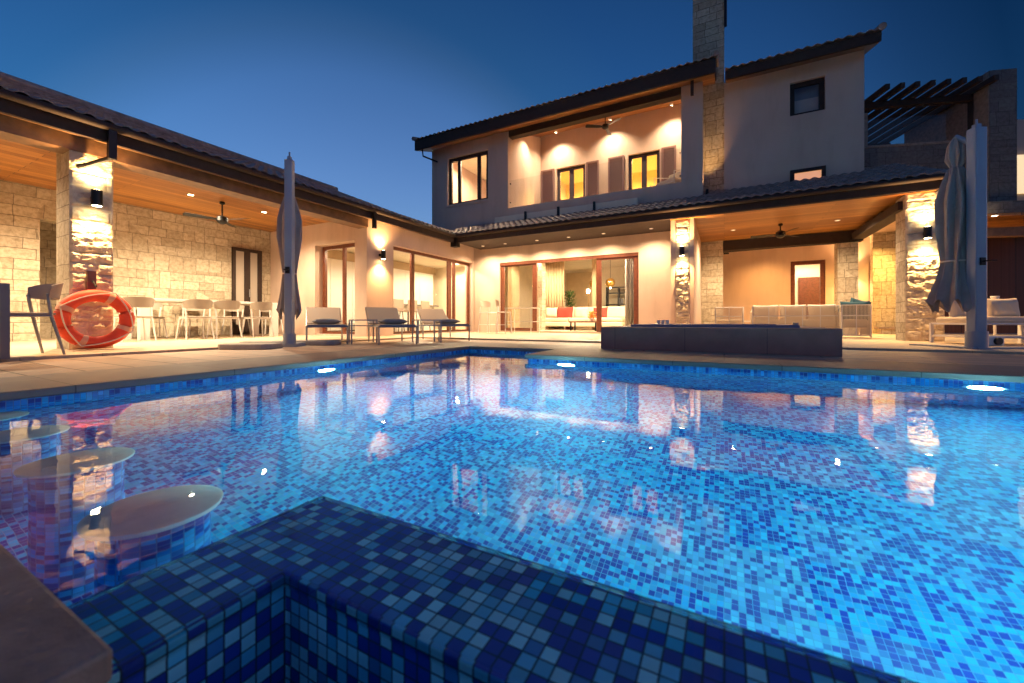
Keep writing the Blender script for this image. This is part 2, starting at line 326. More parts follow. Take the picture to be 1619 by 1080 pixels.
# ------------------------------------------------------------------ mesh builder
class MB:
    def __init__(self): self.v = []; self.f = []; self.smooth = False
    def add(self, vs, fs):
        o = len(self.v); self.v += [tuple(x) for x in vs]; self.f += [tuple(i + o for i in f) for f in fs]; return self
    def box(self, x0, x1, y0, y1, z0, z1):
        vs = [(x, y, z) for z in (z0, z1) for y in (y0, y1) for x in (x0, x1)]
        return self.add(vs, [(0, 2, 3, 1), (4, 5, 7, 6), (0, 1, 5, 4), (2, 6, 7, 3), (0, 4, 6, 2), (1, 3, 7, 5)])
    def obox(self, c, sx, sy, sz, rz=0, rx=0, ry=0):
        R = Matrix.Rotation(rz, 3, 'Z') @ Matrix.Rotation(ry, 3, 'Y') @ Matrix.Rotation(rx, 3, 'X')
        vs = []
        for z in (-.5, .5):
            for y in (-.5, .5):
                for x in (-.5, .5): vs.append(Vector(c) + R @ Vector((x * sx, y * sy, z * sz)))
        return self.add(vs, [(0, 2, 3, 1), (4, 5, 7, 6), (0, 1, 5, 4), (2, 6, 7, 3), (0, 4, 6, 2), (1, 3, 7, 5)])
    def beam(self, p0, p1, w_, h_):
        p0 = Vector(p0); p1 = Vector(p1); d = (p1 - p0).normalized()
        s = d.cross(Vector((0, 0, 1)))
        s = s.normalized() if s.length > 1e-4 else Vector((1, 0, 0))
        t = s.cross(d).normalized(); vs = []
        for p in (p0, p1):
            for a, b_ in ((-1, -1), (1, -1), (1, 1), (-1, 1)): vs.append(p + s * a * w_ / 2 + t * b_ * h_ / 2)
        return self.add(vs, [(0, 3, 2, 1), (4, 5, 6, 7), (0, 1, 5, 4), (1, 2, 6, 5), (2, 3, 7, 6), (3, 0, 4, 7)])
    def tube(self, pts, r, n=8, closed=False):
        pts = [Vector(p) for p in pts]; rr = r if isinstance(r, (list, tuple)) else [r] * len(pts)
        vs = []; K = len(pts)
        for i, p in enumerate(pts):
            a = pts[(i - 1) % K] if (closed or i > 0) else p; b_ = pts[(i + 1) % K] if (closed or i < K - 1) else p
            d = (b_ - a).normalized(); up = Vector((0, 0, 1)) if abs(d.z) < .95 else Vector((1, 0, 0))
            s = d.cross(up).normalized(); t = s.cross(d)
            for k in range(n):
                an = 2 * PI * k / n; vs.append(p + (s * math.cos(an) + t * math.sin(an)) * rr[i])
        fs = []
        for i in range(K if closed else K - 1):
            j = (i + 1) % K
            for k in range(n): fs.append((i * n + k, i * n + (k + 1) % n, j * n + (k + 1) % n, j * n + k))
        if not closed: fs += [tuple(range(n - 1, -1, -1)), tuple((K - 1) * n + k for k in range(n))]
        self.smooth = True; return self.add(vs, fs)
    def lathe(self, prof, c=(0, 0, 0), n=24, wob=None):
        vs = []
        for i, (r, z) in enumerate(prof):
            for k in range(n):
                a = 2 * PI * k / n; q = r * (wob(a, z, r) if wob else 1)
                vs.append((c[0] + q * math.cos(a), c[1] + q * math.sin(a), c[2] + z))
        fs = []
        for i in range(len(prof) - 1):
            for k in range(n): fs.append((i * n + k, i * n + (k + 1) % n, (i + 1) * n + (k + 1) % n, (i + 1) * n + k))
        fs += [tuple(range(n - 1, -1, -1)), tuple((len(prof) - 1) * n + k for k in range(n))]
        self.smooth = True; return self.add(vs, fs)
    def prism(self, poly, axis, a0, a1):
        """poly of (p,q) extruded along axis: X -> (a,p,q); Y -> (p,a,q); Z -> (p,q,a)"""
        def mk(a, p, q): return {'X': (a, p, q), 'Y': (p, a, q), 'Z': (p, q, a)}[axis]
        n = len(poly); vs = [mk(a0, *p) for p in poly] + [mk(a1, *p) for p in poly]
        fs = [tuple(range(n)), tuple(range(2 * n - 1, n - 1, -1))] + [(i, n + i, n + (i + 1) % n, (i + 1) % n) for i in range(n)]
        return self.add(vs, fs)
    def pillow(self, c, sx, sy, sz, rz=0, rx=0, ry=0, n=12, e=None):
        R = Matrix.Rotation(rz, 3, 'Z') @ Matrix.Rotation(ry, 3, 'Y') @ Matrix.Rotation(rx, 3, 'X')
        flat = sz < sy; vs = []; A, B, T = sx / 2, (sy if flat else sz) / 2, (sz if flat else sy) / 2
        for s_ in (1, -1):
            for j in range(n + 1):
                for i in range(n + 1):
                    u, v = -1 + 2 * i / n, -1 + 2 * j / n
                    t = T * (.05 + .95 * ((1 - u ** 4) * (1 - v ** 4)) ** .5) * (1 + .05 * math.sin(7 * u + 3 * v))
                    x = A * u * (1 - .07 * (1 - v * v)); y = B * v * (1 - .07 * (1 - u * u))
                    p = Vector((x, y, s_ * t)) if flat else Vector((x, s_ * t, y))
                    vs.append(Vector(c) + R @ p)
        q = (n + 1) ** 2; fs = []
        for s_ in (0, 1):
            for j in range(n):
                for i in range(n):
                    a0 = s_ * q + j * (n + 1) + i; fs.append((a0, a0 + 1, a0 + n + 2, a0 + n + 1))
        rim = [i for i in range(n)] + [j * (n + 1) + n for j in range(n)] + [n * (n + 1) + n - i for i in range(n)] + [(n - j) * (n + 1) for j in range(n)]
        for k in range(len(rim)):
            a0, b0_ = rim[k], rim[(k + 1) % len(rim)]; fs.append((a0, b0_, b0_ + q, a0 + q))
        self.smooth = True; return self.add(vs, fs)
    def build(self, name, mat, parent=None, world=False, bevel=0, smooth=None, keep=False):
        me = bpy.data.meshes.new(name)
        vs = self.v
        if world and parent is not None:
            l = parent.location; inv = Matrix.Rotation(-parent.rotation_euler.z, 3, 'Z')
            vs = [tuple(inv @ (Vector(v) - l)) for v in vs]
        me.from_pydata(vs, [], self.f)
        bm = bmesh.new(); bm.from_mesh(me); keep or bmesh.ops.recalc_face_normals(bm, faces=bm.faces[:])
        bm.to_mesh(me); bm.free()
        sm = self.smooth if smooth is None else smooth
        if sm:
            for p in me.polygons: p.use_smooth = True
            me.set_sharp_from_angle(angle=math.radians(40))
        me.materials.append(M[mat] if isinstance(mat, str) else mat)
        o = bpy.data.objects.new(name, me); COL.objects.link(o)
        if parent is not None: o.parent = parent
        if bevel:
            b = o.modifiers.new('b', 'BEVEL'); b.width = bevel; b.segments = 2; b.limit_method = 'ANGLE'
        return o
def thing(name, label, cat, loc=(0, 0, 0), rz=0, group=None):
    o = bpy.data.objects.new(name, None); COL.objects.link(o); o.empty_display_size = .2
    o.location = loc; o.rotation_euler = (0, 0, rz); o['label'] = label; o['category'] = cat
    if group: o['group'] = group
    return o
def tag(o, label, cat, group=None):
    o['label'] = label; o['category'] = cat
    if group: o['group'] = group
    return o
def struct(o): o['kind'] = 'structure'; return o
def copy_tree(o, parent=None):
    c = o.copy(); COL.objects.link(c); c.parent = parent
    for ch in list(o.children): copy_tree(ch, c)
    return c
def relabel(o, label, loc=None, rz=None):
    o['label'] = label
    if loc is not None: o.location = loc
    if rz is not None: o.rotation_euler = (0, 0, rz)
    return o
def spot(name, loc, target, power, cone=90, blend=.7, col=WARM, r=.03, parent=None):
    l = bpy.data.lights.new(name, 'SPOT'); l.energy = power; l.color = col; l.spot_size = math.radians(cone); l.spot_blend = blend; l.shadow_soft_size = r
    o = bpy.data.objects.new(name, l); COL.objects.link(o)
    o.location = loc; o.rotation_euler = (Vector(target) - Vector(loc)).to_track_quat('-Z', 'Y').to_euler()
    if parent is not None: o.parent = parent
    return o

def wall(axis, p0, p1, a0, a1, z0, z1, holes=()):
    """wall slab p0..p1 thick, a0..a1 long, with holes (h0,h1,hz0,hz1)"""
    mb = MB()
    def bx(aa, ab, za, zb):
        if ab - aa < 1e-4 or zb - za < 1e-4: return
        if axis == 'Y': mb.box(aa, ab, p0, p1, za, zb)
        else: mb.box(p0, p1, aa, ab, za, zb)
    cur = a0
    for h in sorted(holes):
        bx(cur, h[0], z0, z1); bx(h[0], h[1], z0, h[2]); bx(h[0], h[1], h[3], z1); cur = h[1]
    bx(cur, a1, z0, z1); return mb

def window(parent, axis, p, a0, a1, z0, z1, mull=(), fw=.07, depth=.07, mat='redwood', name='window', glass='glass', dirn=1, bottom=True):
    """framed glazing; p = outer face position"""
    mb = MB()
    def bx(m_, aa, ab, za, zb, q0, q1):
        q0, q1 = sorted((q0, q1))
        if axis == 'Y': m_.box(aa, ab, q0, q1, za, zb)
        else: m_.box(q0, q1, aa, ab, za, zb)
    q = p + dirn * depth
    bx(mb, a0, a0 + fw, z0, z1, p, q); bx(mb, a1 - fw, a1, z0, z1, p, q)
    bx(mb, a0 + fw, a1 - fw, z1 - fw, z1, p, q)
    if bottom: bx(mb, a0 + fw, a1 - fw, z0, z0 + fw * .7, p, q)
    for m_ in mull:
        a, ww = m_ if isinstance(m_, tuple) else (m_, fw)
        bx(mb, a - ww / 2, a + ww / 2, z0 + fw * .7, z1 - fw, p + dirn * .003, q - dirn * .003)
    o = mb.build(name, mat, parent, world=True)
    g = MB(); bx(g, a0 + fw * .5, a1 - fw * .5, z0 + fw * .3, z1 - fw * .5, p + dirn * depth * .45, p + dirn * (depth * .45 + .006))
    gl = g.build('pane', glass, o)
    if parent is not None:   # geometry is already in the parent's frame
        l = parent.location; inv = Matrix.Rotation(-parent.rotation_euler.z, 3, 'Z')
        gl.data.transform(inv.to_4x4() @ Matrix.Translation(-l))
    return o

def tiles(o, u, v, lu, lv, name, parent, period=.18, amp=.026, row=.34, mat='tile_roof'):
    o, u, v = Vector(o), Vector(u).normalized(), Vector(v).normalized(); n = u.cross(v)
    if n.z < 0: n = -n
    mb = MB(); nu = int(lu / period * 8); rows = max(1, int(round(lv / row)))
    vs = []; cols = nu + 1; vv = []
    for r in range(rows):
        vv += [(r * lv / rows, .028), ((r + 1) * lv / rows, .0)]
    vv_n = len(vv)
    for j, (b, st) in enumerate(vv):
        for i in range(cols):
            a = lu * i / nu; ph = 2 * PI * a / period
            jit = .006 * noise.noise(Vector((a * 5, b * 3, 1.3)))
            h = amp * (math.cos(ph) * .5 + .5) ** .8 * 1.3 + st + jit
            vs.append(o + u * a + v * b + n * (h + .012))
    fs = [(j * cols + i, j * cols + i + 1, (j + 1) * cols + i + 1, (j + 1) * cols + i) for j in range(vv_n - 1) for i in range(cols - 1)]
    # thickness at the eave: a second lip 14 mm below
    base = len(vs)
    for i in range(cols):
        vs.append(vs[i] - n * .014)
    for i in range(cols):
        vs.append(vs[i] - n * .014 + v * .3)
    fs += [(i, i + 1, base + i + 1, base + i) for i in range(cols - 1)]
    fs += [(base + i, base + i + 1, base + cols + i + 1, base + cols + i) for i in range(cols - 1)]
    mb.add(vs, fs); mb.smooth = False
    return mb.build(name, mat, parent, world=True)

def rubble(axis, p, a0, a1, z0, z1, out, name, parent, rough_lo=.45, rough_hi=1.55, seed=1):
    """face of split stone, relief modelled; out = +1/-1 direction of the face"""
    rnd = random.Random(seed); courses = []; z = z0
    while z < z1 - .02:
        h = rnd.uniform(.13, .27); courses.append((z, min(z1, z + h))); z += h
    st = []
    for (za, zb) in courses:
        a = a0; row = []
        while a < a1 - .01:
            w_ = rnd.uniform(.16, .42); row.append((a, min(a1, a + w_), rnd.uniform(0, .035), rnd.random())); a += w_
        st.append(row)
    res = .011; nu = int((a1 - a0) / res); nz = int((z1 - z0) / res); vs = []
    for j in range(nz + 1):
        zz = z0 + (z1 - z0) * j / nz
        zw = zz + .012 * noise.noise(Vector((zz * 3, 0, seed)))
        for i in range(nu + 1):
            aa = a0 + (a1 - a0) * i / nu
            zq = min(max(zz + .022 * noise.noise(Vector((aa * 4, zz * 2, seed))), z0 + .001), z1 - .001)
            aq = min(max(aa + .02 * noise.noise(Vector((zz * 5, aa * 3, seed + 5))), a0 + .001), a1 - .001)
            ci = next((k for k, c in enumerate(courses) if c[0] <= zq < c[1]), len(courses) - 1)
            s = next((s for s in st[ci] if s[0] <= aq < s[1]), st[ci][-1])
            e = min(zq - courses[ci][0], courses[ci][1] - zq, aq - s[0] + .004, s[1] - aq + .004)
            k = min(1, max(0, e / .03)); rgh = 1.0 if rough_lo < zz < rough_hi else .45
            nn = noise.fractal(Vector((aa * 9, zz * 14, seed * 3.1 + s[3] * 9)), .8, 2.1, 5)
            h = k ** .5 * (.016 + s[2] * .7 * rgh) + .020 * rgh * nn * (.3 + k)
            ed = min(aa - a0, a1 - aa) / .02; h *= min(1, max(.0, ed))
            q = p + out * max(h, -.005)
            vs.append((q, aa, zz) if axis == 'X' else (aa, q, zz))
    c_ = nu + 1
    fs = [(j * c_ + i, j * c_ + i + 1, (j + 1) * c_ + i + 1, (j + 1) * c_ + i) for j in range(nz) for i in range(nu)]
    mb = MB(); mb.add(vs, fs); 
    o = mb.build(name, 'rubble', parent, world=True, smooth=False)
    return o

# ================================================================== GROUND, DECK, POOL
XE, YE, ZT, ZF = -7.10, 9.72, 2.95, 2.72         # eaves of the two wings: position, tile edge, fascia bottom
PX0, PY1, JX, JY = -3.545, 4.25, -2.05, 5.20     # pool left edge, right edge, recess
PR, PB = 10.0, -3.2
WZ, DEP = -.078, -1.08
TZ = .03

g = MB()
for (a, b_, c_, d_) in ((-400, -15, -400, 600), (13, 400, -400, 600), (-15, 13, -400, -6), (-15, 13, 22, 600)):
    g.box(a, b_, c_, d_, -.5, -.02)
struct(g.build('ground', 'soil'))
t = MB()
t.box(-15, -6.2, -6, 22, -.4, TZ); t.box(-6.2, 13, 7.0, 22, -.4, TZ)
struct(t.build('terrace', 'terrace'))
d = MB()
d.box(-6.2, -4.45, -6, 7.0, -.4, .0); d.box(-4.45, -1.15, 6.1, 7.0, -.4, 0); d.box(-1.15, 13, 5.15, 7.0, -.4, 0)
struct(d.build('pool_deck', 'deckL'))
cpm = MB(); lip = .03
cpm.box(-4.45, PX0 + lip, -6, 6.1, -.045, .003); cpm.box(PX0 + lip, -1.15, JY - lip, 6.1, -.045, .003)
cpm.box(JX - lip, -1.15, PY1 - lip, JY - lip, -.045, .003); cpm.box(-1.15, 13, PY1 - lip, 5.15, -.045, .003)
struct(cpm.build('coping', 'coping', bevel=.008))
# basin: walls just outside the water line, floor below
wl = MB(); T_ = .16; zt = -.046
wl.box(PX0 - T_, PX0, PB - T_, JY + T_, DEP - .2, zt)
wl.box(PX0, JX + T_, JY, JY + T_, DEP - .2, zt)
wl.box(JX, JX + T_, PY1 + T_, JY, DEP - .2, zt)
wl.box(JX, PR, PY1, PY1 + T_, DEP - .2, zt)
wl.box(PR, PR + T_, PB - T_, PY1 + T_, DEP - .2, zt)
wl.box(PX0, PR, PB - T_, PB, DEP - .2, zt)
struct(wl.build('pool_wall', 'mosaic_wall'))
fl = MB(); fl.box(PX0, PR, PB, JY, DEP - .2, DEP); struct(fl.build('pool_floor', 'mosaic'))
nd = MB(); nd.box(-3.4, 13, -6, PB - T_, -.4, 0.0); struct(nd.build('paving', 'terrace'))

# spa ledge in the pool: a raised ring of mosaic round a lower basin
SX0, SX1, SY0, SY1 = -.905, -.700, .444, .668     # outer/inner left, inner/outer far
RZ = -.058; SR, SB = 2.9, .10; FZ = RZ + .010
sp = MB(); xs = [SX0, SX1, SR, SR + .25]; ys = [SB - .25, SB, SY0, SY1]
spv = [(x, y, z) for z in (DEP, RZ) for y in ys for x in xs]
def vi(i, j, k): return k * 16 + j * 4 + i
spf = []
for i in range(3):
    for j in range(3):
        if (i, j) == (1, 1): continue
        for k in (0, 1): spf.append((vi(i, j, k), vi(i + 1, j, k), vi(i + 1, j + 1, k), vi(i, j + 1, k)))
for i in range(3):
    for j in (0, 3): spf.append((vi(i, j, 0), vi(i + 1, j, 0), vi(i + 1, j, 1), vi(i, j, 1))); spf.append((vi(j, i, 0), vi(j, i + 1, 0), vi(j, i + 1, 1), vi(j, i, 1)))
for j in (1, 2): spf.append((vi(1, j, 0), vi(2, j, 0), vi(2, j, 1), vi(1, j, 1))); spf.append((vi(j, 1, 0), vi(j, 2, 0), vi(j, 2, 1), vi(j, 1, 1)))
sp.add(spv, spf)
spa = sp.build('spa_ledge', 'mosaic_spa', bevel=.004)
tag(spa, 'raised mosaic ledge with a sharp corner around the dark spa in the foreground', 'spa wall')
sf = MB(); sf.box(SX1, SR, SB, SY0, DEP + .01, DEP + .2); sf_o = sf.build('spa_basin', 'mosaic_spa', spa)
ws = MB(); o_ = .004
def film(x0, x1, y0, y1):
    nx, ny = max(2, int((x1 - x0) / .03)), max(2, int((y1 - y0) / .03)); o = len(ws.v)
    ws.add([(x0 + (x1 - x0) * i / nx, y0 + (y1 - y0) * j / ny, FZ) for j in range(ny + 1) for i in range(nx + 1)],
           [(j * (nx + 1) + i, j * (nx + 1) + i + 1, (j + 1) * (nx + 1) + i + 1, (j + 1) * (nx + 1) + i) for j in range(ny) for i in range(nx)])
def skirt(p, q, z0=None):
    z0 = WZ - .004 if z0 is None else z0
    ws.add([(*p, z0), (*q, z0), (*q, FZ), (*p, FZ)], [(0, 1, 2, 3)])
ex0, ex1, ey0, ey1 = SX0 - o_, SR + .25 + o_, SB - .25 - o_, SY1 + o_
ix0, ix1, iy1 = SX1 + o_, SR - o_, SY0 - o_
film(ex0, ix0, ey0, iy1); film(ex0, ex1, iy1, ey1); film(ix1, ex1, ey0, iy1)
skirt((ex1, ey1), (ex0, ey1)); skirt((ex0, ey1), (ex0, ey0)); skirt((ex1, ey0), (ex1, ey1))
skirt((ix0, iy1), (ix1, iy1), RZ - .02); skirt((ix0, SB), (ix0, iy1), RZ - .02)
ws.smooth = False; ws_o = ws.build('spa_water', 'film', keep=True); ws_o['kind'] = 'structure'
lw_ = MB(); lw_.add([(SX1, SB, -.55), (SR, SB, -.55), (SR, SY0, -.55), (SX1, SY0, -.55)], [(0, 1, 2, 3)]); struct(lw_.build('channel_water', 'water', keep=True))
nd2 = MB(); nd2.box(-.60, 13, PB - T_ , .13, -.042, 0.0); struct(nd2.build('added_shade_slab', 'terrace', bevel=.006))  # out-of-view slab added to darken the inner walls of the spa

# water surface (rects around the ledge)
wt = MB()
def wr(x0, x1, y0, y1): wt.add([(x0, y0, WZ), (x1, y0, WZ), (x1, y1, WZ), (x0, y1, WZ)], [(0, 1, 2, 3)])
wr(PX0, PR, SY1, PY1); wr(PX0, JX, PY1, JY); wr(PX0, SX0, PB, SY1); wr(SR + .25, PR, PB, SY1); wr(SX0, SR + .25, PB, SB - .25)
wobj = wt.build('water', 'water', keep=True); struct(wobj)

# bar counter slab, corner in the lower left of the picture
ct = MB(); CYF, CXR = .192, -.627
ct.box(-3.3, CXR, -1.2, CYF, -.02, .02)
cs = thing('bar_counter', 'brown grey stone counter slab whose corner juts over the spa in the lower left', 'bar counter', (-1.5, -.4, -.02))
ct.build('countertop', 'counterstone', cs, world=True, bevel=.006)
cb_ = MB(); cb_.box(-3.2, -.93, -1.1, .05, DEP, -.02); cb_.build('base', 'mosaic_wall', cs, world=True)

# stools under water
st0 = thing('pool_stool', '', 'pool stool', (-1.33, .49, DEP), 0, 'submerged stools at the bar')
MB().lathe([(.132, .955 - .04), (.142, .955 - .03), (.144, .955 - .004), (.138, .955)], n=40).build('seat', 'paleblue', st0)
MB().lathe([(.115, 0), (.115, .916)], n=32).build('pedestal', 'mosaic_wall', st0)
relabel(st0, 'round pale underwater stool nearest the foreground, its mosaic pedestal fully in view')
for x, lb in ((-2.0, 'second round underwater stool from the foreground, just beyond the largest one'),
              (-2.68, 'third round underwater stool, between the second and the one at the left wall'),
              (-3.27, 'farthest round underwater stool, close to the left pool wall')):
    relabel(copy_tree(st0), lb, (x, .52, DEP))

# pool lamps, emissive lenses set in the walls below the water line
def pool_lamp(x, y, ang, label, z=-.235):
    th = thing('pool_lamp', label, 'pool light', (x, y, z), ang, 'underwater lamps')
    # faces +X locally
    n = 24; mb = MB(); vs = [(.012, .095 * math.cos(2 * PI * k / n), .095 * math.sin(2 * PI * k / n)) for k in range(n)]
    mb.add(vs, [tuple(range(n))]); mb.build('lens', 'lamp_pool', th)
    rg = MB(); rg.tube([(.012, .108 * math.cos(2 * PI * k / n), .108 * math.sin(2 * PI * k / n)) for k in range(n)], .015, 8, True)
    rg.build('trim_ring', 'metal_white', th); return th
pool_lamp(PX0, 2.66, 0, 'glowing white underwater lamp in the left pool wall, in front of the left parasol')
pool_lamp(PX0, -.9, 0, 'unseen lamp added to light the pool, left wall beside the swim-up bar')  # out of view, added so the pool is lit evenly
pool_lamp(-1.57, PY1, -PI / 2, 'glowing underwater lamp in the far pool wall, left of the dark hot tub')
pool_lamp(1.70, PY1, -PI / 2, 'glowing underwater lamp in the far pool wall, below the right parasol')
pool_lamp(4.9, PY1, -PI / 2, 'unseen lamp added to light the pool, far wall past the right picture edge')  # added beyond the frame for even light in the pool
pool_lamp(PR, 1.0, PI, 'unseen lamp added to light the pool, right end wall')  # also added out of view, fills the right of the pool with light
pool_lamp(.9, SY1 + .003, PI / 2, 'unseen lamp added to light the pool, pool side of the spa wall', z=-.5)  # hidden behind the ledge, added to light the pool floor

# ================================================================== PAVILION (left wing)
pav = thing('pavilion', 'low left wing with open dining veranda, stone pillar, tiled eave and plaster walls', 'building', (-9, 3, TZ))
XB, XW, YP, CEIL = -11.1, -7.35, 6.60, 2.85
dn0, dn1 = fy(366, XB), fy(412, XB)
wall('X', XB - .35, XB, -6, YP, TZ, 3.1, [(fy(63, XB), fy(63, XB) + .95, TZ, 2.28)]).build('stone_wall', 'ashlar', pav, world=True)
nb = MB(); nb.box(XB - 1.4, XB - 1.3, 1.9, 3.9, TZ, 2.6); nb.box(XB - 1.3, XB - .35, 1.9, 2.2, TZ, 2.6); nb.box(XB - 1.3, XB - .35, 3.6, 3.9, TZ, 2.6); nb.box(XB - 1.4, XB - .35, 1.9, 3.9, 2.6, 2.7)
nb.build('niche_wall', 'ashlar', pav, world=True)
# stone wall double door with two pale panes
dd = MB(); dx = XB
dd.box(dx + .002, dx + .07, dn0, dn0 + .07, .05, 2.28); dd.box(dx + .002, dx + .07, dn1 - .10, dn1, .05, 2.28); dd.box(dx + .002, dx + .07, dn0 + .07, dn1 - .10, 2.2, 2.28)
mid_ = (dn0 + dn1) / 2
dd.box(dx + .002, dx + .06, mid_ - .075, mid_ + .065, .05, 2.2); dd.box(dx + .002, dx + .05, dn0 + .07, dn1 - .1, .05, .3)
sd = dd.build('side_door', 'darkwood', pav, world=True)
dp = MB(); dp.box(dx + .004, dx + .03, dn0 + .07, mid_ - .075, .3, 2.2); dp.box(dx + .004, dx + .03, mid_ + .065, dn1 - .1, .3, 2.2)
dpo = dp.build('pane', simple('frosted_glass', (.42, .36, .30), .3), sd); dpo.data.transform(Matrix.Translation(-pav.location))
dh = MB(); dh.tube([(dx + .09, mid_ + .03, 1.02), (dx + .09, mid_ + .03, 1.22)], .012); dho = dh.build('handle', 'metal_grey', sd); dho.data.transform(Matrix.Translation(-pav.location))

hx0, hx1 = -9.2, -7.746
HD = 2.30
wall('Y', YP, YP + .36, XB, XW, TZ, 3.1, [(hx0, hx1, .06, 2.31)]).build('end_wall', 'plaster', pav, world=True)
wy0, wy1 = fy(622, XW), 11.02
wall('X', XW - .30, XW, YP + .36, 11.1, TZ, 3.1, [(wy0, wy1, .06, HD)]).build('plaster_wall', 'plaster', pav, world=True)
window(pav, 'Y', YP + .22, hx0, hx1, .06, 2.31, [(fx(543, YP + .22), .08)], fw=.09, name='glass_door')
window(pav, 'X', XW - .12, wy0, wy1, .06, HD, [(fy(654, XW - .1), .12), (fy(712, XW - .1), .16), (fy(716, XW - .1) + .12, .10)], fw=.08, name='sliding_door', dirn=-1)
# inside: kitchen
kit = MB(); kit.box(XB - .3, XB - .2, YP + .36, 13.6, .05, 2.7); kit.box(XB - .3, -7.4, 13.5, 13.6, .05, 2.7)
kit.box(-7.65, -7.55, 11.4, 13.5, .05, 2.7)
kit.build('kitchen_wall', 'cream', pav, world=True)
kc = MB(); kc.box(XB - .3, XW - .3, YP + .36, 13.6, 2.62, 2.7); kc.build('kitchen_ceiling', 'cream', pav, world=True)
kf = MB(); kf.box(XB - .2, XW - .02, YP + .36, 13.5, TZ, .06); kf.build('kitchen_floor', 'floor_in', pav, world=True)
kcab = thing('kitchen_cabinet', 'wall of tall pale kitchen cabinets behind the left sliding door', 'cabinet', (-10.9, 10, .06))
cbm = MB()
for i in range(7):
    y = YP + .8 + i * .82
    cbm.box(XB - .19, XB + .38, y, y + .81, .09, 2.32)
cbm.build('door_front', 'white', kcab, world=True, bevel=.004)
kb = MB(); kb.box(XB - .19, XB + .36, YP + .8, YP + .8 + 5.74, .06, .085); kb.build('plinth', 'black', kcab, world=True)
kh = MB(); kh.box(XB - .19, XB + .36, YP + .8, 13.3, 2.33, 2.61); kh.build('fascia_panel', 'panel', kcab, world=True)
isl = thing('kitchen_island', 'pale kitchen island with dark worktop behind the left sliding door', 'kitchen island', (-9.6, 10, .06))
m = MB(); m.box(-9.9, -9.2, 8.6, 11.3, .06, .90); m.build('body', 'white', isl, world=True)
m = MB(); m.box(-9.95, -9.05, 8.5, 11.4, .90, .94); m.build('worktop', 'tabletop', isl, world=True)
def bar_stool(loc, rz, label, first=None):
    if first: return relabel(copy_tree(first), label, loc, rz)
    th = thing('bar_stool', label, 'bar stool', loc, rz, 'stools in the kitchen')
    m = MB(); m.box(-.2, .2, -.2, .2, .62, .68); m.build('seat', 'taupe', th, bevel=.02)
    m = MB(); m.box(-.2, -.16, -.2, .2, .68, .98); m.build('backrest', 'taupe', th, bevel=.015)
    for sx in (-1, 1):
        for sy in (-1, 1):
            m = MB(); m.tube([(sx * .17, sy * .17, .62), (sx * .21, sy * .21, 0)], .013); m.build('leg', 'metal_dark', th)
    return th
bs = bar_stool((-8.75, 8.9, .06), PI, 'taupe bar stool at the kitchen island, leftmost behind the sliding glass')
bar_stool((-8.75, 9.5, .06), PI, 'taupe bar stool at the kitchen island, middle one behind the sliding glass', bs)
bar_stool((-8.75, 10.1, .06), PI, 'taupe bar stool at the kitchen island, rightmost behind the sliding glass', bs)

# veranda ceiling, beams, eave and roof
m = MB(); m.box(XB, XE - .02, -6, YP, CEIL, CEIL + .06); m.build('ceiling', 'ceilY', pav, world=True)
m = MB(); m.box(-7.62, -7.30, -6, YP, 2.57, CEIL); m.build('beam', 'beamwood', pav, world=True)
m = MB(); m.box(XE - .16, XE - .03, -6, YE, ZF + .03, ZF + .16); m.box(-7.35, XE - .16, YP, YE, ZF + .05, ZF + .13); m.build('soffit', 'beamwood', pav, world=True)
m = MB(); m.box(XE - .03, XE + .02, -6, YE + .05, ZF, ZT - .04); m.build('fascia', 'darkwood', pav, world=True)
m = MB(); m.tube([(XE + .07, -6, ZT - .04), (XE + .07, YE - .05, ZT - .04)], .05, 10); m.build('gutter', 'darkwood', pav, world=True)
for y in (1.96 + .17, YP - .06, ):
    m = MB(); m.box(XE + .03, XE + .1, y - .04, y + .04, ZF - .22, ZT - .06); m.build('downpipe', 'metal_dark', pav, world=True)
m = MB(); m.tube([(XE + .06, 2.13, ZF - .2), (-7.26, 1.95, ZF - .32), (-7.27, 1.87, 2.36)], .03, 8); m.build('pipe_elbow', 'metal_dark', pav, world=True)
RYE = fy(529, -10.5)
sl = math.radians(22)
m = MB(); m.prism([(XE - .02, ZT - .05), (-10.5, ZT + 3.42 * math.tan(sl) - .05), (-13.9, ZT - .05)], 'Y', -6, RYE); m.build('roof', 'darkwood', pav, world=True)
tiles((XE + .06, -6, ZT - .02), (0, 1, 0), (-math.cos(sl), 0, math.sin(sl)), RYE + 6, 3.65, 'roof_tiles', pav)
m = MB(); m.tube([(-10.45, -6, ZT + 1.43), (-10.45, RYE + .02, ZT + 1.43)], .09, 10); m.build('ridge', 'tile_roof', pav, world=True)
m = MB(); m.prism([(XE - .02, ZT - .05), (-8.0, ZT + .29), (-12, ZT + .29), (-12, ZT - .05)], 'Y', RYE + .01, 13.6); m.build('low_roof', 'darkwood', pav, world=True)
# short skirt of tiles beyond the gable end, clipped at the valley
m_ = tiles((XE + .06, RYE, ZT - .02), (0, 1, 0), (-math.cos(sl), 0, math.sin(sl)), YE + .9 - RYE, 1.0, 'eave_tiles', pav)

# stone pillar with sconces and life ring
pc = thing('stone_pillar', 'rough stone pillar of the dining veranda carrying the red life ring', 'pillar', (-7.55, 2.0, TZ), 0, 'stone pillars under the eaves')
y0c, y1c = fy(111, -7.3), fy(180, -7.3)
m = MB(); m.box(-7.85, -7.335, y0c + .01, y1c, TZ, 2.84); m.build('core', 'ashlar', pc, world=True)
rubble('X', -7.335, y0c, y1c + .005, TZ, 2.80, 1, 'stone_face', pc, seed=3, rough_lo=.3)

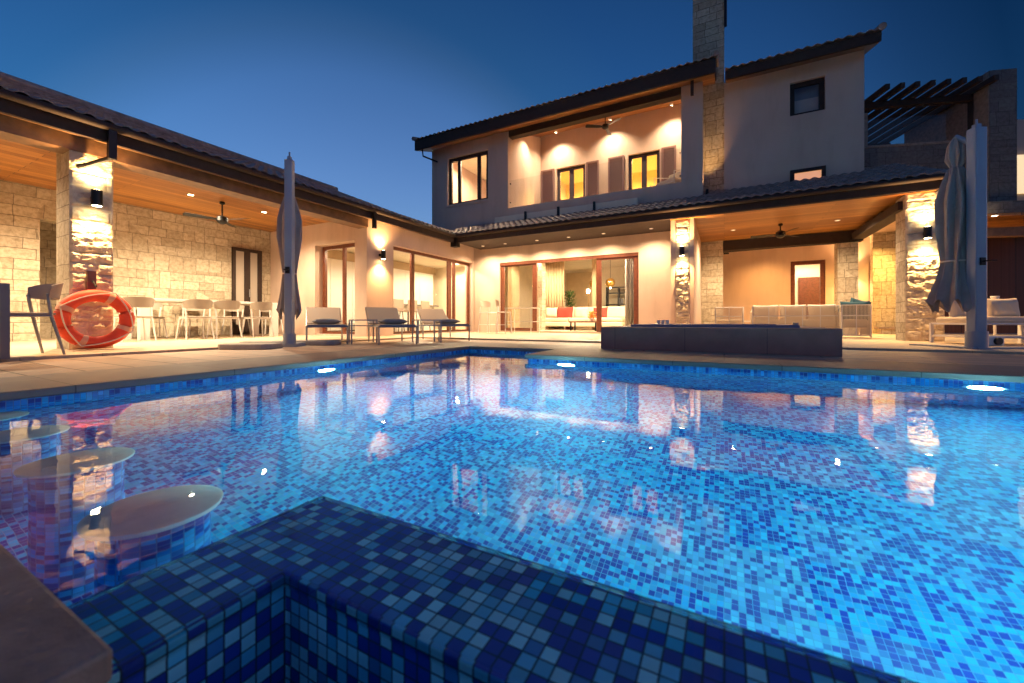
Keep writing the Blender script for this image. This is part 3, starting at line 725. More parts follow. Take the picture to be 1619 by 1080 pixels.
# ================================================================== VILLA (main house)
vil = thing('villa', 'two storey plaster villa with balcony, glazed living room and tiled eaves', 'building', (-4, 12, TZ))
YW, YUP = 11.10, 11.10
ox0, ox1 = fx(790, YW), fx(1009.6, YW)
wall('Y', YW, YW + .3, XW, -1.06, TZ, 2.95, [(ox0, ox1, .08, 2.25)]).build('plaster_wall', 'plaster', vil, world=True)
m = MB(); m.box(-1.09, -.60, 9.84, 9.98, TZ, 2.72); m.box(-1.06, -.60, 9.98, 13.4, TZ, 2.72); m.build('pier', 'plaster', vil, world=True)
rubble('Y', 9.84, -.985, -.69, TZ, 2.70, -1, 'stone_face', vil, seed=8, rough_lo=.2, rough_hi=1.7)
# sliding doors: fixed frame, two leaves
window(vil, 'Y', YW + .06, ox0, fx(848, YW + .06), .08, 2.25, [], fw=.13, depth=.06, name='door_leaf')
window(vil, 'Y', YW + .06, fx(943, YW + .06), ox1, .08, 2.25, [], fw=.14, depth=.06, name='door_leaf')
m = MB(); m.box(ox0, ox1, YW + .02, YW + .058, 2.16, 2.25); m.build('door_head', 'redwood', vil, world=True)
# living room shell
LY = 16.4
m = MB(); m.box(-7.3, -1.06, LY, LY + .1, .05, 2.75); m.box(-7.4, -7.3, YW + .3, LY, .05, 2.75); m.box(-1.2, -1.08, YW + .3, LY, .05, 2.75)
m.build('living_room_wall', 'cream', vil, world=True)
m = MB(); m.box(-7.3, -1.2, YW + .3, LY, 2.6, 2.7); m.build('living_room_ceiling', 'cream', vil, world=True)
m = MB(); m.box(-7.3, -1.2, YW + .02, LY, TZ, .08); m.build('living_room_floor', 'floor_in', vil, world=True)
m = MB(); m.box(fx(895, LY - .1), fx(938, LY - .1), LY - .08, LY - .01, .08, 2.45); m.build('wood_panel', 'panel', vil, world=True)
m = MB(); x = fx(850, 12.2); m.box(x, x + .16, 12.2, 12.5, .08, 2.6); m.build('inner_column', 'ashlar', vil, world=True)
m = MB(); x = fx(936, 14); m.box(x, x + .14, 14, 14.3, .08, 2.6); m.build('inner_pillar', 'panel', vil, world=True); m = MB(); x = fx(803, 12.6); m.box(x, x + .16, 12.6, 13.2, .08, 2.6); m.build('inner_pillar', 'panel', vil, world=True)

def curtain(name, x0, x1, y, z0, z1, mat, label):
    n = int((x1 - x0) / .012); vs = []; 
    for z in (z0, z1):
        for i in range(n + 1):
            a = x0 + (x1 - x0) * i / n
            vs.append((a, y + .035 * math.sin(a * 60) + .012 * math.sin(a * 23), z))
    mb = MB(); mb.add(vs, [(i, i + 1, n + 2 + i, n + 1 + i) for i in range(n)]); mb.smooth = True
    o = mb.build(name, mat); so = o.modifiers.new('s', 'SOLIDIFY'); so.thickness = .008
    return tag(o, label, 'curtain')
curtain('curtain', fx(861, 13.4), fx(892, 13.4), 13.4, .09, 2.58, 'curtain', 'long pleated beige curtain behind the living room plant')
curtain('curtain', fx(988, 12), fx(1003, 12), 12.0, .09, 2.58, 'curtain_grey', 'gathered grey curtain at the right end of the living room door')

def sofa(name, label, loc, w_, d_, rz=0, seatz=.42, backz=.78, mat='cushion'):
    th = thing(name, label, 'sofa', loc, rz)
    m = MB(); m.box(-w_ / 2, w_ / 2, -d_ / 2, d_ / 2, .12, .28); m.build('base', mat, th, bevel=.03)
    n = max(2, int(w_ / .75))
    for i in range(n):
        a = -w_ / 2 + w_ * i / n; m = MB(); m.box(a + .01, a + w_ / n - .01, -d_ / 2, d_ / 2 - .2, .28, seatz); m.build('seat_cushion', mat, th, bevel=.04)
        m = MB(); m.obox((a + w_ / n / 2, d_ / 2 - .12, .60), w_ / n - .03, .18, .40, rx=-.18); m.build('back_cushion', mat, th, bevel=.05)
    for sx in (-1, 1):
        for sy in (-1, 1): m = MB(); m.box(sx * (w_ / 2 - .06) - .02, sx * (w_ / 2 - .06) + .02, sy * (d_ / 2 - .06) - .02, sy * (d_ / 2 - .06) + .02, 0, .12); m.build('leg', 'metal_dark', th)
    return th
xs0, xs1 = fx(862, 13.0), fx(986, 13.0)
sofa('living_sofa', 'long cream sofa in the living room behind the open sliding doors', ((xs0 + xs1) / 2, 13.3, .08), xs1 - xs0, .9)
def cushion(px, py, y, mat, label, s=.42, rz=0, grp='cushions on the living room sofa'):
    x = fx(px, y); m = MB(); m.pillow((0, 0, 0), s, .14, s * .8, rz=rz, rx=-.2)
    o = m.build('cushion', mat); o.location = (x, y, fz(py, x, y)); return tag(o, label, 'cushion', grp)
cushion(893, 496, 13.2, 'redc', 'wide red cushion on the cream living room sofa, below the plant', .6)
cushion(949, 495, 13.2, 'redc', 'dark red cushion on the cream sofa seen behind the right door frame', .5)
cushion(872, 494, 13.2, 'cushion', 'pale square cushion on the cream sofa, left of the red one', .45)
cushion(918, 495, 13.2, 'cushion', 'pale square cushion on the cream sofa, right of the red one', .5)
# plant
pl = thing('house_plant', 'bushy green plant in a pot behind the cream living room sofa', 'plant', (fx(900, 14), 14, .08))
m = MB(); m.lathe([(.14, 0), (.17, .5), (.19, .8)], n=20); m.build('pot', 'redc', pl)
rnd = random.Random(4); m = MB()
for i in range(420):
    a = rnd.uniform(0, 2 * PI); hh = rnd.uniform(.8, 1.38); r = rnd.uniform(.02, .26) * (1 - abs(hh - 1.05) * .9)
    c0 = Vector((r * math.cos(a), r * math.sin(a), hh)); dv = Vector((math.cos(a) * .6, math.sin(a) * .6, rnd.uniform(-.2, 1))).normalized() * rnd.uniform(.07, .13)
    sd_ = dv.cross(Vector((0, 0, 1))).normalized() * .022
    m.add([c0, c0 + dv * .5 + sd_, c0 + dv, c0 + dv * .5 - sd_], [(0, 1, 2, 3)])
m.build('foliage', 'leaf', pl)
# coffee table
ctb = thing('coffee_table', 'low dark coffee table with orange flowers in front of the living room sofa', 'coffee table', (fx(925, 12.2), 12.2, .08))
m = MB(); m.box(-.45, .45, -.25, .25, .26, .30); m.build('top', 'redwood', ctb)
for sx in (-1, 1):
    for sy in (-1, 1): m = MB(); m.box(sx * .4 - .02, sx * .4 + .02, sy * .2 - .02, sy * .2 + .02, 0, .26); m.build('leg', 'metal_dark', ctb)
vs_ = thing('flower_bowl', 'bowl of orange flowers on the low coffee table', 'flowers', (fx(936, 12.2), 12.2, .385))
m = MB(); m.lathe([(.04, 0), (.09, .07), (.1, .09)], n=16); m.build('bowl', 'white', vs_)
m = MB(); mo = simple('orange_petals', (.85, .32, .05), .7)
for i in range(120):
    a = rnd.uniform(0, 2 * PI); r = rnd.uniform(0, .13); z = .1 + rnd.uniform(0, .2)
    m.obox((r * math.cos(a), r * math.sin(a), z), .035, .03, .012, rnd.uniform(0, 3), rnd.uniform(0, 3))
m.build('blossoms', mo, vs_)
# pendants
def pendant(px, py, y, label, r=.13):
    x = fx(px, y); z = fz(py, x, y); th = thing('pendant_lamp', label, 'pendant lamp', (x, y, z), 0, 'round brass pendants in the living room')
    m = MB(); m.lathe([(r * math.sin(PI * k / 12), -r * math.cos(PI * k / 12)) for k in range(1, 12)], n=20); m.build('globe', 'gold', th)
    m = MB(); m.tube([(0, 0, r), (0, 0, 2.6 - z)], .006, 6); m.build('cable', 'black', th)
    m = MB(); m.lathe([(.015, -r - .04), (.03, -r - .02), (.02, -r)], n=10); m.build('bulb', 'lamp_down', th)
pendant(965, 447, 14.2, 'larger round brass pendant lamp behind the right door leaf', .17)
pendant(938, 449, 14.2, 'round brass pendant lamp partly hidden by the door frame', .14)
fl_ = thing('floor_lamp', 'small glowing lamp on a thin stand against the beige panel wall', 'lamp', (fx(930, 15.6), 15.6, .08))
m = MB(); m.tube([(0, 0, 0), (0, 0, 1.42)], .012, 8); m.build('stand', 'gold', fl_)
m = MB(); m.lathe([(.05, 1.42), (.07, 1.5), (.05, 1.58)], n=12); m.build('shade', 'lamp_down', fl_)
# dark shelf unit
x = fx(958, 15.8); su = thing('shelf_unit', 'dark framed shelf unit at the back of the living room, right of the panel wall', 'shelf', (x, 15.8, .08))
m = MB()
for zz in (.05, .5, .95, 1.4, 1.62): m.box(0, .95, 0, .35, zz, zz + .03)
for xx in (0, .46, .92): m.box(xx, xx + .03, 0, .35, 0, 1.62)
m.build('frame', 'black', su)
m = MB()
for k in range(9):
    xx = rnd.uniform(.06, .8); m.box(xx, xx + rnd.uniform(.05, .12), .08, .26, [.08, .53, .98][k % 3], [.08, .53, .98][k % 3] + rnd.uniform(.12, .3))
m.build('ornaments', 'tabletop', su)

# ---- upper storey
w0, w1 = fx(708, YUP), fx(771.5, YUP); bx0, bx1 = fx(803, YUP), fx(1077, YUP)
UX0, UX1 = fx(683, YUP), fx(1111, YUP)
wall('Y', YUP, YUP + .3, UX0, UX1, 2.95, 6.42, [(w0, w1, 4.37, 5.99), (bx0, bx1, 3.97, 6.42)]).build('upper_wall', 'plaster', vil, world=True)
window(vil, 'Y', YUP + .08, w0, w1, 4.37, 5.99, [(fx(726, YUP + .08), .12), (fx(757, YUP + .08), .12)], fw=.11, mat='darkwood', name='window')
m = MB(); m.box(w0 - .04, w1 + .04, YUP - .04, YUP + .07, 4.30, 4.37); m.build('window_sill', 'plaster', vil, world=True)
# side and back walls of the upper floor
m = MB(); m.prism([(YUP + .3, 2.95), (17, 2.95), (17, 8.3), (YUP + .3, 6.46)], 'X', UX0, UX0 + .25); m.build('upper_side_wall', 'plaster', vil, world=True)
m = MB(); m.box(UX0 + .25, bx0 - .25, 15.5, 15.6, 3.9, 7.6); m.build('upper_room_wall', 'cream', vil, world=True)
m = MB(); m.box(UX0 + .25, bx0 - .25, YUP + .3, 15.5, 3.9, 3.97); m.build('upper_room_floor', 'floor_in', vil, world=True)
m = MB(); m.box(UX0 + .25, bx0 - .25, YUP + .3, 15.5, 6.3, 6.36); m.build('upper_room_ceiling', 'cream', vil, world=True)
YBB = 13.67
m = MB(); m.prism([(YUP + .3, 3.9), (16.5, 3.9), (16.5, 8.2), (YUP + .3, 6.5)], 'X', bx0 - .25, bx0); m.build('balcony_side_wall', 'plaster', vil, world=True)
m = MB(); m.prism([(YUP + .3, 3.9), (YBB, 3.9), (YBB, 7.27), (YUP + .3, 6.5)], 'X', bx1, bx1 + .25); m.build('balcony_end_wall', 'plaster', vil, world=True)
m = MB(); m.box(bx0, bx1, YUP + .3, YBB, 3.6, 3.80); m.build('balcony_floor', 'terrace', vil, world=True)
wins = [(880, 925, 5.97), (993, 1043, 5.97)]
holes = [(fx(a, YBB), fx(b_, YBB), 3.85, 5.97) for a, b_, _ in wins]
wall('Y', YBB, YBB + .3, bx0, bx1, 3.8, 7.4, holes).build('balcony_back_wall', 'plaster', vil, world=True)
for (a, b_, z1), h in zip(wins, holes):
    window(vil, 'Y', YBB + .1, h[0], h[1], 3.85, 5.97, [((h[0] + h[1]) / 2, .16)], fw=.1, mat='darkwood', name='balcony_window')
def shutter(px0, px1, louv=False):
    x0, x1 = fx(px0, YBB), fx(px1, YBB); m = MB(); z0, z1 = 3.84, 5.98; y = YBB - .05; f = .06
    m.box(x0, x0 + f, y, y + .045, z0, z1); m.box(x1 - f, x1, y, y + .045, z0, z1); m.box(x0 + f, x1 - f, y, y + .045, z1 - f, z1); m.box(x0 + f, x1 - f, y, y + .045, z0, z0 + f)
    z = z0 + f + .02
    while z < z1 - f - .02:
        m.obox(((x0 + x1) / 2, y + .022, z), x1 - x0 - 2 * f, .045, .008, rx=-.75); z += .042
    m.build('shutter', 'shutter', vil, world=True)
for a in ((856, 877), (927, 947), (962, 987), (1046, 1069)): shutter(*a)
# bedrooms behind
m = MB(); m.box(bx0, bx1, 16.4, 16.5, 3.8, 6.6); m.box(bx1, bx1 + .1, YBB + .3, 16.5, 3.8, 6.6); m.box(-3.9, -3.8, YBB + .3, 16.4, 3.8, 6.6); m.build('bedroom_wall', 'yellowwall', vil, world=True)
m = MB(); m.box(bx0, bx1, YBB + .3, 16.4, 6.3, 6.38); m.build('bedroom_ceiling', 'yellowwall', vil, world=True)
m = MB(); m.box(bx0, bx1, YBB + .3, 16.4, 3.75, 3.82); m.build('bedroom_floor', 'floor_in', vil, world=True)
m = MB(); m.box(bx0 + .02, bx1 - .02, 16.33, 16.39, 5.25, 5.31); m.build('light_strip', 'lamp_strip', vil, world=True)
# upper roof: slab following the pitch
tu = .33
def uz(y): return 6.27 + (y - 10.6) * tu
RX0, RX1 = fx(657, 10.6), fx(1131, 10.6)
m = MB(); m.prism([(10.6, uz(10.6) + .06), (17.5, uz(17.5) + .06), (17.5, uz(17.5) + .30), (10.6, uz(10.6) + .28)], 'X', RX0, RX1); m.build('upper_roof', 'darkwood', vil, world=True)
m = MB(); m.prism([(10.62, uz(10.6)), (YBB, uz(YBB)), (YBB, uz(YBB) + .055), (10.62, uz(10.6) + .055)], 'X', RX0 + .02, RX1 - .02); m.build('balcony_ceiling', 'ceilX', vil, world=True)
m = MB(); m.box(RX0, RX1, 10.555, 10.598, uz(10.6), 6.60); m.build('upper_fascia', 'darkwood', vil, world=True)
m = MB(); m.box(bx0 + .01, bx1 - .01, YUP + .04, YUP + .28, 6.24, 6.44); m.build('balcony_beam', 'darkwood', vil, world=True)
tiles((RX0, 10.52, 6.58), (1, 0, 0), (0, math.cos(math.atan(tu)), math.sin(math.atan(tu))), RX1 - RX0, 6.0, 'upper_roof_tiles', vil)
m = MB(); m.tube([(RX0 - .02, 10.5, 6.66), (RX0 - .02, 11.3, 6.9)], .07, 8); m.build('verge_tile', 'tile_roof', vil, world=True); m = MB(); m.tube([(RX1 + .02, 10.5, 6.68), (RX1 + .02, 11.6, 7.02)], .06, 8); m.build('verge_tile', 'tile_roof', vil, world=True)
m = MB(); m.tube([(RX0 + .25, 10.66, 6.30), (RX0 + .25, 10.7, 6.08), (UX0 + .3, 11.04, 5.93)], .03, 8); m.build('upper_downpipe', 'metal_dark', vil, world=True)
m = MB(); m.beam((UX1 - .22, 10.75, 6.38), (UX1 - .22, 10.75, 5.95), .07, .07); m.build('bracket', 'darkwood', vil, world=True)

# ---- lower eave of the villa
EX1 = fx(1502, YE)
m = MB(); m.box(XE + .02, EX1, YE - .02, YE + .03, ZF, ZT - .04); m.build('fascia', 'darkwood', vil, world=True)
m = MB(); m.tube([(XE + .05, YE - .07, ZT - .04), (EX1, YE - .07, ZT - .04)], .05, 10); m.build('gutter', 'darkwood', vil, world=True)
m = MB(); m.box(XE + .02, -1.09, YE + .03, YW, ZF + .015, ZF + .06); m.build('soffit', 'darkwood', vil, world=True)
sll = math.atan(.40)
m = MB(); m.prism([(YE, ZT - .05), (12.4, ZT - .05 + 2.68 * .4), (12.4, ZT - .12)], 'X', XE + .1, EX1); m.build('lower_roof', 'darkwood', vil, world=True)
tiles((XE - .6, YE - .08, ZT - .02), (1, 0, 0), (0, math.cos(sll), math.sin(sll)), EX1 - XE + .6, 2.9, 'lower_roof_tiles', vil)
m = MB(); m.box(XE - .1, XE + .1, YE - .1, YE + .1, ZF - .12, ZT - .02); m.build('rain_head', 'metal_dark', vil, world=True)
m = MB(); m.box(fx(783, 10.9), fx(1008, 10.9), 10.86, 10.98, 3.40, 3.66); m.build('flashing', 'cream', vil, world=True, bevel=.01)
for px in (830, 882, 939):
    m = MB(); x = fx(px, 10.8); m.box(x - .03, x + .03, 10.80, 10.855, 3.38, 3.70); m.build('snow_guard', 'metal_dark', vil, world=True)

# ---- patio under the tower
m = MB(); m.box(-1.09, EX1 - .15, YE + .03, 13.1, ZF - .01, ZF + .05); m.build('patio_ceiling', 'ceilX', vil, world=True)
m = MB(); m.box(-.6, -.03, 13.0, 13.4, TZ, 2.85); m.build('patio_pier', 'ashlar', vil, world=True)
m = MB(); m.box(-.03, 3.1, 13.02, 13.3, 2.42, 2.70); m.build('patio_beam', 'darkwood', vil, world=True)
m = MB(); m.box(2.86, 3.12, 9.95, 13.02, 2.46, 2.62)
m.beam((2.99, 11.9, 2.62), (2.99, 12.2, 2.70), .12, .12); m.beam((2.99, 11.4, 2.62), (2.99, 11.1, 2.70), .12, .12); m.beam((2.99, 11.6, 2.62), (2.99, 11.6, 2.70), .12, .12)
m.build('patio_truss', 'darkwood', vil, world=True)
px0_, px1_ = 2.586, 3.0
pp = thing('stone_pillar', 'smooth square stone pillar at the back of the patio, behind the sofas', 'pillar', (2.8, 13.2, TZ), 0, 'stone pillars under the eaves')
m = MB(); m.box(px0_, px1_, 13.03, 13.4, TZ, 2.42); m.build('core', 'ashlar', pp, world=True)
YPB = 15.5
q0, q1 = fx(1250, YPB), fx(1305, YPB)
wall('Y', YPB, YPB + .25, -.6, 3.9, TZ, 3.3, [(q0, q1, .08, 2.3)]).build('patio_back_wall', 'plaster', vil, world=True)
m = MB(); m.box(-.6, 4.2, 13.31, YPB, 2.9, 2.96); m.build('patio_rear_ceiling', 'plaster', vil, world=True)
window(vil, 'Y', YPB + .05, q0, q1, .08, 2.3, [], fw=.12, name='patio_door')
m = MB(); m.box(q0 - .5, q1 + 1.2, 18.2, 18.3, .05, 2.8); m.box(q0 - .6, q0 - .5, YPB + .25, 18.3, .05, 2.8); m.box(q1 + 1.2, q1 + 1.3, YPB + .25, 18.3, .05, 2.8); m.box(q0 - .6, q1 + 1.3, YPB + .25, 18.3, 2.8, 2.9); m.build('hall_wall', 'cream', vil, world=True)
x = fx(1262, 18.1); m = MB(); m.box(x, x + .95, 18.1, 18.19, .08, 2.0); m.build('hall_door', 'redwood', vil, world=True)
m = MB(); m.box(3.75, 5.2, 14.9, 15.15, TZ, 3.3); m.build('stone_side_wall', 'ashlar', vil, world=True)
m = MB(); m.tube([(-.03, 12.95, 2.36), (3.0, 12.95, 2.40)], .012, 6); m.box(-.02, .12, 12.93, 12.97, 2.30, 2.34); m.build('curtain_rail', 'metal_dark', vil, world=True)

# right front pillar
rp = thing('stone_pillar', 'rough stone pillar at the right front corner of the patio, beside the right parasol', 'pillar', (3.2, 10.0, TZ), 0, 'stone pillars under the eaves')
rx0, rx1 = 2.93, 3.446
m = MB(); m.box(rx0, rx1, 9.835, 10.30, TZ, 2.86); m.build('core', 'ashlar', rp, world=True)
rubble('Y', 9.835, rx0, rx1, TZ, 2.72, -1, 'stone_face', rp, seed=12, rough_lo=.5, rough_hi=1.5)

# ---- chimney
ch = MB(); ch.box(-.75, 0.0, 11.8, 12.4, 3.3, 11.6); ch.build('chimney', 'ashlar_chim' if 'ashlar_chim' in M else 'ashlar', vil, world=True)
upl = thing('roof_uplight', 'small spotlight on the lower roof washing the foot of the chimney', 'spotlight', (-.38, 11.22, 3.62))
m = MB(); m.tube([(0, 0, 0), (0, .03, .1)], .035, 12); m.build('body', 'metal_dark', upl)
spot('beam', (0, .03, .12), (0, .45, 1.5), 36, 62, 1.0, parent=upl)
m = MB(); m.tube([(.03, 11.75, 8.05), (.03, 11.75, 9.6)], .035, 8); m.build('flue_pipe', 'metal_dark', vil, world=True)

# ---- tower
TX1 = fx(1366.5, 11.5)
tw0, tw1 = fx(1249, 11.5), fx(1305, 11.5)
wall('Y', 11.5, 11.8, 0.0, TX1, 2.95, 6.45, [(tw0, tw1, 5.27, 6.06), (tw0 + .001, tw1 - .001, 3.2, 3.955)] if False else [(tw0, tw1, 5.27, 6.06)]).build('tower_wall', 'plaster', vil, world=True)
window(vil, 'Y', 11.44, tw0, tw1, 3.1, 3.96, [], fw=.08, depth=.055, mat='darkwood', name='tower_window', glass=emis('lit_blind', (1, .40, .11), .20))
window(vil, 'Y', 11.58, tw0, tw1, 5.27, 6.06, [], fw=.1, mat='darkwood', name='tower_window')
m = MB(); m.box(tw0, tw1, 11.72, 11.76, 5.27, 5.70); m.build('blind', simple('half_blind', (.42, .33, .28), .8), vil, world=True)
m = MB(); m.box(tw0 - .2, tw1 + .2, 11.81, 12.6, 5.1, 6.3); m.build('tower_room', 'tabletop', vil, world=True)
m = MB(); m.prism([(11.8, 2.95), (16, 2.95), (16, 7.85), (11.8, 6.50)], 'X', TX1 - .25, TX1); m.build('tower_side_wall', 'plaster', vil, world=True)
tvx = fx(1394, 11.05)
def tz(y): return 6.30 + (y - 11.1) * .33
m = MB(); m.prism([(11.1, tz(11.1) + .04), (16, tz(16) + .04), (16, tz(16) + .24), (11.1, tz(11.1) + .2)], 'X', .02, tvx); m.build('tower_roof', 'darkwood', vil, world=True)
m = MB(); m.prism([(11.12, tz(11.1)), (15.9, tz(15.9)), (15.9, tz(15.9) + .035), (11.12, tz(11.1) + .035)], 'X', .03, tvx - .02); m.build('tower_soffit', 'beamwood', vil, world=True)
m = MB(); m.box(.02, tvx, 11.055, 11.098, tz(11.1), 6.50); m.build('tower_fascia', 'darkwood', vil, world=True)
tiles((.02, 11.02, 6.49), (1, 0, 0), (0, math.cos(math.atan(.33)), math.sin(math.atan(.33))), tvx - .02, 5.0, 'tower_roof_tiles', vil)
m = MB(); m.tube([(tvx, 10.98, 6.55), (tvx, 11.6, 6.78)], .07, 8); m.build('verge_tile', 'tile_roof', vil, world=True)
for k, (lb, ps) in enumerate((('curtain_rail_end', None),)): pass

# ================================================================== ANNEX (right, turned away)
ANG = math.atan2(.324, .946)
O = (3.0, 12.6); dA = (math.cos(ANG), math.sin(ANG))
anx = thing('terrace_annex', 'grey stone annex with roof terrace at the far right, above the dark timber wall', 'building', (O[0], O[1], TZ), ANG)
def P(tm, back=0, z=0): return (tm, back, z)
t1525 = onl(1525, O, dA); t1548 = onl(1545, O, dA)
m = MB(); m.box(0, t1525, 0, .2, 3.3, 4.57); m.build('parapet', 'ashlar_grey', anx)
m = MB(); m.box(0, t1525, -.02, .22, 4.57, 4.62); m.build('parapet_cap', 'counterstone', anx)
Of = (O[0] + .35 * dA[1], O[1] - .35 * dA[0])
ta, tb = onl(1565, Of, dA), onl(1608, Of, dA)
m = MB(); m.box(ta - .02, ta, -.34, 2.0, 3.03, 6.0); m.build('side_render', 'counterstone', anx)
m = MB(); m.box(ta, tb, -.35, 2.0, 3.02, 6.02); m.build('stone_block', 'ashlar_grey', anx)
m = MB(); m.box(.05, t1525 - .3, .09, .10, 4.62, 5.3); m.build('glass_railing', 'railglass', anx)
m = MB(); m.box(.0, .12, .05, .17, 4.62, 5.45); m.build('railing_post', 'counterstone', anx)
# canopy below the block
Ob = (O[0] - 1.6 * dA[1], O[1] + 1.6 * dA[0])
tc0, tc1 = onl(1494, Of, dA), tb + 3
m = MB(); m.box(tc0, tc1, -.5, .2, 2.76, 3.02); m.build('canopy_edge', 'ashlar_grey', anx)
m = MB(); m.prism([(tc0, -.48), (tc1, -.48), (tc1, 1.58), (onl(1475, Ob, dA), 1.58)], 'Z', 2.70, 2.755); m.build('canopy_soffit', 'ceilX', anx)
m = MB(); m.box(tc0 + .3, tc1, -.2, .0, 2.30, 2.5); m.build('canopy_beam', 'beamwood', anx)
m = MB(); m.box(onl(1462, Ob, dA), tc1, 1.6, 1.8, TZ, 2.7); m.build('timber_wall', 'darkdoor', anx)
m = MB(); m.box(tb + .02, tb + 2, .2, .5, 3.02, 5.1); m.build('far_wall', 'plaster', anx)
m = MB(); m.box(tb + .06, tb + 2, .14, .19, 3.35, 4.25); m.build('lit_wall_patch', 'glow_wall', anx)  # glowing panel in place of the light falling on this wall
m = MB(); m.box(onl(1540, Of, dA), onl(1553, Of, dA), -.42, -.36, 3.0, 4.3); m.build('plaster_strip', 'plaster', anx)
# pergola on the roof terrace
pg = thing('pergola', 'dark timber pergola with slanting rafters on the roof terrace', 'pergola', (O[0], O[1], 4.62), ANG)
m = MB(); m.box(0, t1548 + .06, 0, .14, .96, 1.10); m.build('front_beam', 'darkwood', pg)
m = MB(); m.box(t1548 - .08, t1548 + .06, .0, .14, .3, .96); m.build('post', 'darkwood', pg)
m = MB(); m.box(0, t1548, 2.6, 2.74, .96, 1.10); m.build('rear_beam', 'darkwood', pg)
m = MB(); m.box(t1548 - .08, t1548 + .06, 2.6, 2.74, 0.0, .96); m.build('post', 'darkwood', pg)
for k in range(8):
    m = MB(); a = .1 + k * (t1548 - .12) / 7.4; m.box(a, a + .09, -.55, 3.1, 1.10, 1.22); m.build('rafter', 'darkwood', pg)
def deck_lamp(): pass

# ================================================================== LIGHTS ON THE BUILDINGS
def sconce(x, y, z, out, label, power=55, grp='up and down wall lamps'):
    """out = unit direction away from the wall"""
    th = thing('wall_lamp', label, 'wall lamp', (x, y, z), 0, grp)
    ox, oy = out; c0 = (ox * .13, oy * .13)
    m = MB(); m.lathe([(.055, -.10), (.055, .10)], (c0[0], c0[1], 0), n=20); m.build('body', 'metal_dark', th)
    m = MB(); m.obox((ox * .045, oy * .045, 0), .09 if ox else .05, .09 if oy else .05, .06); m.build('bracket', 'metal_dark', th)
    for s_ in (1, -1):
        n = 16; m = MB(); m.add([(c0[0] + .045 * math.cos(2 * PI * k / n), c0[1] + .045 * math.sin(2 * PI * k / n), s_ * .103) for k in range(n)], [tuple(range(n))]); m.build('lens', 'lamp_hot', th)
        spot('beam', (c0[0], c0[1], s_ * .115), (c0[0] + ox * (-.06 if s_ > 0 else .14), c0[1] + oy * (-.06 if s_ > 0 else .14), s_ * 1), power if s_ > 0 else power * 1.7, 125, .9, parent=th)
    return th
sconce(-7.31, 2.03, 1.99, (1, 0), 'up and down wall lamp on the veranda pillar above the red life ring', 42)
sconce(XW, fy(600, XW), 1.98, (1, 0), 'up and down wall lamp on the plaster wall between the two left glass doors', 42)
sconce(-.84, 9.83, 1.96, (0, -1), 'up and down wall lamp on the narrow stone strip right of the living room doors', 42)
sconce(3.18, 9.81, 1.96, (0, -1), 'up and down wall lamp on the right patio pillar beside the parasol', 42)
sx_ = fx(1363, 14.4)
sconce(sx_ , YPB, 1.93, (0, -1), 'small up and down wall lamp behind the rear patio pillar', 38)
def downlight(x, y, z, label, power=40, cone=95, r=.045, grp='recessed ceiling spots', tgt=None, blend=.8, col=SOFT, lens='lamp_down'):
    th = thing('downlight', label, 'ceiling spot', (x, y, z), 0, grp)
    n = 16; m = MB(); m.add([(r * math.cos(2 * PI * k / n), r * math.sin(2 * PI * k / n), -.006) for k in range(n)], [tuple(range(n))]); m.build('lens', lens, th)
    m = MB(); m.tube([((r + .008) * math.cos(2 * PI * k / n), (r + .008) * math.sin(2 * PI * k / n), -.006) for k in range(n)], .007, 6, True); m.build('trim_ring', 'metal_white', th)
    spot('beam', (0, 0, -.03), tgt or (0, 0, -1), power, cone, blend, col, .035, parent=th); return th
for i, (y, lb) in enumerate(((-1.6, 'ceiling spot of the veranda, left past the picture edge'), (.9, 'ceiling spot of the veranda, left of the stone pillar'), (2.3, 'ceiling spot of the veranda hidden behind the stone pillar'), (3.9, 'ceiling spot of the dining veranda, left of the fan'), (5.3, 'ceiling spot of the dining veranda, right of the fan'))):
    downlight(-9.15, y, CEIL, lb, 175, 150, col=(1, .76, .48))
for i, (px, lb) in enumerate(((765, 'nearest the inner corner'), (800, 'above the white high table'), (850, 'left of centre of the living room doors'), (900, 'right of centre of the living room doors'), (955, 'above the right door leaf'), (1030, 'between the doors and the stone strip'))):
    downlight(fx(px, 10.6), 10.55, ZF + .012, 'eave spot over the villa wall, ' + lb, 62, 150, .035, lens='lamp_dim')
for x, lb in ((.2, 'left one'), (2.3, 'right one')):
    downlight(x, 11.6, ZF - .012, 'ceiling spot of the patio, ' + lb, 120, 155, lens='lamp_dim')
downlight(1.2, 14.5, 2.898, 'ceiling spot at the back wall of the patio', 75, 130, col=(1, .52, .16))
downlight(3.6, 14.0, 2.898, 'ceiling spot beside the yellow lit stone wall of the patio', 190, 140, col=(1, .56, .14))
def can_light(x, y, z, label, power):
    th = thing('can_light', label, 'ceiling spot', (x, y, z), 0, 'cylinder spots under the balcony roof')
    n = 20; m = MB(); vs = []; rr = .055
    for zz in (.0, -.075):
        for k in range(n): vs.append((rr * math.cos(2 * PI * k / n), rr * math.sin(2 * PI * k / n), zz + .02))
    m.add(vs, [(k, (k + 1) % n, n + (k + 1) % n, n + k) for k in range(n)]); m.smooth = True; o = m.build('housing', 'metal_white', th)
    so = o.modifiers.new('s', 'SOLIDIFY'); so.thickness = .004
    m = MB(); m.lathe([(.03, 0), (.034, -.012)], n=16); m.build('lamp_holder', 'lamp_dim', th)
    spot('beam', (0, 0, -.02), (0, .06, -1), power, 125, 1.0, (1, .76, .50), .02, parent=th)
for px, lb in ((880, 'left one'), (965, 'middle one'), (1062, 'right one')):
    x = fx(px, 13.25); can_light(x, 13.22, uz(13.22), 'small cylinder spot washing the balcony back wall, ' + lb, 120)
can_light(bx0 + .38, 12.3, uz(12.3), 'small cylinder spot near the left side wall of the balcony', 90)
